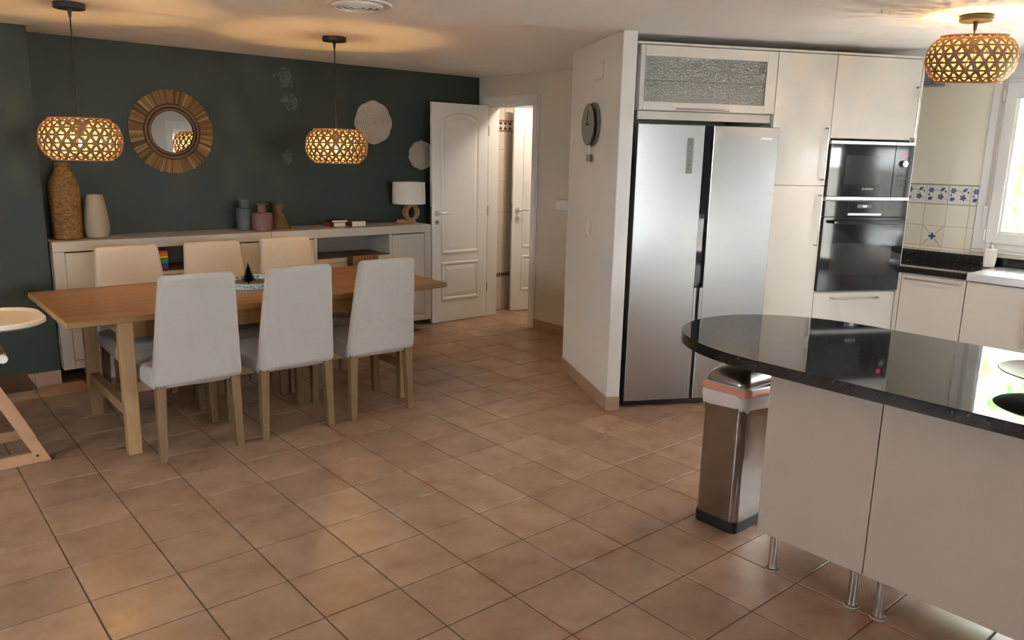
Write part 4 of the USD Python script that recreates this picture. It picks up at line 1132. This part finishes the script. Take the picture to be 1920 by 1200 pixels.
# oven
ov = kthing('oven', 'built-in black oven below the microwave', 'oven', A2, CB - .002, .73)
part(ov, 'body', box(.02, w_ - .02, .02, .55, .004, .585), 'black_plastic')
oc_ = part(ov, 'control_panel', box(.002, w_ - .002, -.018, .018, .497, .598, .002), 'black_glass')
od_ = part(ov, 'door', box(.002, w_ - .002, -.018, .018, .006, .493, .002), 'black_glass')
part(od_, 'door_window', box(.075, w_ - .085, -.0186, -.0175, .115, .325, .0003), 'oven_window')
part(od_, 'handle', cat(box(.05, w_ - .075, -.062, -.044, .452, .474, .005), box(.06, .085, -.046, -.016, .455, .471, .002), box(w_ - .11, w_ - .085, -.046, -.016, .455, .471, .002)), 'black_glass')
part(oc_, 'control_bar', box(.17, .418, -.026, -.016, .505, .521, .002), 'steel_bright', label='bright steel control bar')
part(oc_, 'display', box(.238, .342, -.0188, -.0175, .553, .578, .0002), 'fridge_side')
part(oc_, 'display_digits', moved(upright(meshkit.text_mesh('0:00', .010, .0006, True)), (.278, -.0185, .560)), 'clock_digits')
part(oc_, 'touch_edges', cat(box(.17, .1715, -.0188, -.0175, .521, .59, .0001), box(.418, .4195, -.0188, -.0175, .521, .59, .0001)), 'fridge_side')

# ------------------------------------------------------------------ worktop run under the window
XF = 5.345
q1, q2 = kpt(A3 + .02, CB + .03), kpt(A3 + .02, .745)
ct = thing('worktop', 'black granite worktop with upstand under the kitchen window', 'worktop', (0, 0, 0))
SY0, SY1 = .86, 1.822      # stainless sink span
part(ct, 'slab', prism([(XF - .012, SY1 + .001), (XW - .012, SY1 + .001), (XW - .012, 2.735), (q2[0], q2[1]), (q1[0], q1[1]), (XF - .012, q1[1] - .012)], .862, .902), 'granite')
part(ct, 'slab', box(XF - .012, XW - .012, -1.4, SY0 - .001, .862, .902, .002), 'granite')
part(ct, 'slab', cat(box(XW - .07, XW - .012, SY0 + .001, SY1 - .001, .862, .902, .001)), 'granite')
part(ct, 'upstand', box(XW - .030, XW - .011, -1.4, 2.70, .902, .962, .002), 'granite')
part(ct, 'upstand_strip', box(XW - .030, XW - .009, WY1, 2.70, .962, .9705, .001), 'border_tile')
for nm, lb, y0, y1, hand in (('dishwasher', 'white-fronted built-in dishwasher with bar handle beside the oven cabinet', 1.825, 2.225, 'h'), ('sink_base_cabinet', 'white sink base cabinet below the stainless steel sink', 0.862, 1.822, 'v'), ('base_cabinet', 'white base cabinet at the right end under the window', .2, .859, 'h')):
    bc = thing(nm, lb, 'dishwasher' if nm == 'dishwasher' else 'cabinet', (XF, y1, 0), -PI / 2)
    w_ = y1 - y0
    part(bc, 'body', box(.002, w_ - .002, .02, .57, .10, .70 if nm.startswith('sink') else .858), 'board_grey')
    part(bc, 'plinth', box(0, w_, .05, .065, 0, .10), 'gloss_white')
    bd_ = part(bc, 'door', box(.0015, w_ - .0015, 0, .02, .105, .852), 'gloss_white')
    if hand == 'h':
        bar_handle(bd_, (.03, .825), (w_ - .03, .825), .03)
    else:
        part(bd_, 'handle', cat(box(.352, .372, -.022, -.010, .49, .80, .004), box(.355, .369, -.012, .002, .50, .515, .001), box(.355, .369, -.012, .002, .775, .79, .001)), 'steel')
cf = thing('corner_filler', 'narrow white filler panel between oven cabinet and dishwasher', 'panel', (XF, 2.262, 0), -PI / 2)
part(cf, 'panel', box(.008, .034, .0, .02, .0, .858), 'gloss_white')
sk = thing('kitchen_sink', 'stainless steel sink with drainer under the window', 'sink', (0, 0, 0))
bx0, bx1, by0, by1 = 5.45, 5.83, .93, 1.50
part(sk, 'deck', cat(box(XF - .018, bx0, SY0, SY1, .895, .907, .003), box(bx1, XW - .065, SY0, SY1, .903, .907, .001), box(bx0, bx1, by1, SY1, .903, .907, .001), box(bx0, bx1, SY0, by0, .903, .907, .001), box(XF - .018, XF - .008, SY0, SY1, .858, .900, .003)), 'steel_bright')
part(sk, 'bowl', cat(box(bx0 - .002, bx0 + .004, by0, by1, .74, .905, .001), box(bx1 - .004, bx1 + .002, by0, by1, .74, .905, .001), box(bx0, bx1, by0 - .002, by0 + .004, .74, .905, .001), box(bx0, bx1, by1 - .004, by1 + .002, .74, .905, .001), box(bx0, bx1, by0, by1, .735, .742, .001)), 'steel')
part(sk, 'drainer_ribs', cat(*[moved(tube([(bx0 + .02, by1 + .05 + .035 * k, .907), (5.65, by1 + .05 + .035 * k, .908), (bx1 - .02, by1 + .05 + .035 * k, .907)], .004, 8), (0, 0, 0)) for k in range(7)]), 'steel_bright', smooth=True)
part(sk, 'faucet', tube([(5.86, 1.18, .905), (5.86, 1.18, 1.05), (5.85, 1.18, 1.12), (5.80, 1.18, 1.15), (5.72, 1.18, 1.13), (5.69, 1.18, 1.09)], .012, 12), 'chrome', smooth=True)
sd = thing('soap_dispenser', 'white soap dispenser with chrome pump on the worktop by the sink', 'soap dispenser', (5.82, 1.864, .9025), .2)
def sq(hw, z, r=.012):
    return np.array([(x, y, z) for x, y in rrect(-hw, hw, -hw, hw, min(r, hw * .6), 5)])
sb_ = part(sd, 'bottle', loft([sq(.028, 0), sq(.032, .004), sq(.036, .05), sq(.038, .10), sq(.037, .118), sq(.030, .124), sq(.016, .125)]), 'plastic_white', smooth=40)
part(sd, 'pump', cat(cyl(.013, .124, .140, 20), cyl(.006, .139, .160, 14), cyl(.014, .158, .168, 20), tube([(0, 0, .163), (-.03, -.01, .163), (-.04, -.013, .156)], .005, 8)), 'chrome', smooth=30)
vg = thing('vent_grille', 'grey slatted vent grille high on the wall behind the kitchen lamp', 'vent', (XW, 2.415, 2.185), -PI / 2)
part(vg, 'frame', cat(box(-.09, .07, -.006, .0, -.075, .085, .001)), 'vent_grey')
for k in range(8):
    part(vg, 'slat', moved(box(-.08, .06, -.010, .002, -.006, .006, .001), (0, -.006, -.062 + .019 * k), rx=.5), 'vent_grey')

# ------------------------------------------------------------------ island
IX0, IX1, ICY = 2.305, 3.225, 1.40
def island_outline(n=60):
    cx_, a_, b_ = (IX0 + IX1) / 2, (IX1 - IX0) / 2, .555
    # superellipse end: fuller than a half ellipse
    t = np.linspace(0, PI, n)
    e = 2 / 2.15
    x = cx_ + a_ * np.sign(np.cos(t)) * np.abs(np.cos(t)) ** e
    y = ICY + b_ * np.abs(np.sin(t)) ** e
    return [(IX1, -.8)] + list(zip(x, y)) + [(IX0, -.8)]
it = thing('island_worktop', 'black granite island worktop with rounded end', 'worktop', (0, 0, 0))
ol = sg.Polygon(island_outline())
lay = [(-.004, .862), (0, .866), (0, .896), (-.004, .90)]
mm_ = [trimesh.creation.extrude_polygon(ol.buffer(-.004), .0384, engine='earcut')]
mm_[0].apply_translation((0, 0, .8618))
ring_ = np.array(ol.exterior.coords)[:-1]
cen = ring_.mean(0)
def inset_ring(d, z):
    o = ol.buffer(d, join_style=2) if d else ol
    pts = []
    L_ = o.exterior
    nn = 160
    s0 = L_.project(sg.Point(IX1, -.8))
    for k in range(nn):
        p_ = L_.interpolate((s0 + L_.length * k / nn) % L_.length)
        pts.append((p_.x, p_.y, z))
    return np.array(pts)
part(it, 'slab', prism([tuple(p[:2]) for p in ol.buffer(-.003).exterior.coords[:-1]], .8975, .9005), 'granite')
part(it, 'slab_body', prism([tuple(p[:2]) for p in ol.exterior.coords[:-1]], .8615, .8976), 'granite')
# cabinets under it
for k, (y0, y1) in enumerate(((1.0625, 1.478), (.46, 1.0605), (-.14, .458))):
    lb = ['beige-lit white island cabinet at the rounded end, beside the bin', 'white island cabinet in the middle, right of the seam', 'white island cabinet running out of the picture on the right'][k]
    ic = thing('island_cabinet', lb, 'cabinet', (2.535, y1, 0), -PI / 2, group='island cabinets')
    w_ = y1 - y0
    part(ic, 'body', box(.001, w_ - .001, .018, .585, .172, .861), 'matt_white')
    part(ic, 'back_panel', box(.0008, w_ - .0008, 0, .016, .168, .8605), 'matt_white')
    part(ic, 'door', box(.001, w_ - .001, .587, .605, .172, .858), 'gloss_white')
    for lx in (.046, w_ - .05):
        for ly in (.065, .53):
            part(ic, 'leg', cat(moved(lathe([(0, 0), (.028, 0), (.029, .003), (.026, .007), (.018, .010), (.0165, .02), (.0165, .172), (0, .172)], 24), (lx, ly, 0))), 'steel', smooth=30)
# wooden bowl
bo = thing('wooden_bowl', 'shallow dark wooden footed bowl on the island at the right edge', 'bowl', (2.745, .640, .9005))
part(bo, 'bowl', lathe([(0, .030), (.04, .030), (.09, .036), (.135, .045), (.162, .054), (.164, .056), (.162, .058), (.135, .051), (.09, .043), (.04, .038), (0, .037)], 64), 'bowl_wood', smooth=40)
part(bo, 'foot', lathe([(0, 0), (.042, 0), (.044, .004), (.034, .02), (.036, .031), (0, .031)], 40), 'bowl_wood', smooth=30)

# ------------------------------------------------------------------ pedal bin
bn = thing('pedal_bin', 'tall brushed steel bin with pink-edged liner under the island end', 'bin', (2.718, 1.69, 0))
BX, BY = .33, .212
def br(ix, iy, z, r):
    return np.array([(x, y, z) for x, y in rrect(ix, BX - ix, iy, BY - iy, r, 8)])
part(bn, 'base', loft([br(.0, .0, 0, .03), br(0, 0, .048, .03)]), 'black_plastic')
part(bn, 'body', loft([br(.004, .004, .048, .03), br(.004, .004, .60, .03)]), 'bin_steel', smooth=30)
n_ = 9 * 4
def bag_ring(o, z, amp, seed):
    b_ = br(-o, -o, z, .035 + o)
    k = len(b_)
    t = np.arange(k)
    w = np.sin(t * 1.7 + seed) * amp + np.sin(t * .63 + seed * 2) * amp
    b_[:, 2] += w - .03 * (b_[:, 0] / BX)
    return b_
bl_ = part(bn, 'liner', loft([bag_ring(.002, .552, .006, 1), bag_ring(.008, .556, .006, 1), bag_ring(.013, .59, .004, 2), bag_ring(.011, .632, .003, 3), bag_ring(.004, .652, .002, 3), bag_ring(-.012, .650, .002, 3)], False, False), 'bag_plastic', smooth=True, label='white plastic liner folded over the rim')
part(bl_, 'ribbon', loft([bag_ring(.0135, .612, .003, 2), bag_ring(.0165, .616, .003, 2), bag_ring(.0155, .634, .003, 3), bag_ring(.009, .646, .002, 3)], False, False), 'bag_ribbon', smooth=True, label='peach drawstring ribbon')
def lid_ring(s_, z):
    b_ = np.array([(BX / 2 + (x - BX / 2) * s_, BY / 2 + (y - BY / 2) * s_, z) for x, y in rrect(.004, BX - .004, .004, BY - .004, .04, 8)])
    return b_
part(bn, 'lid', loft([lid_ring(1, .640), lid_ring(1.01, .653), lid_ring(.985, .668), lid_ring(.92, .684), lid_ring(.76, .702), lid_ring(.5, .714), lid_ring(.25, .719)]), 'bin_lid_steel', smooth=85)
part(bn, 'hinge', cat(box(.27, .345, -.012, .012, .585, .66, .006), box(.305, .35, .0, BY, .60, .655, .006)), 'black_plastic')
part(bn, 'pedal', cat(box(-.028, .02, BY / 2 - .035, BY / 2 + .035, .012, .024, .004)) if False else box(.32, .36, .06, .15, .012, .026, .004), 'black_plastic')
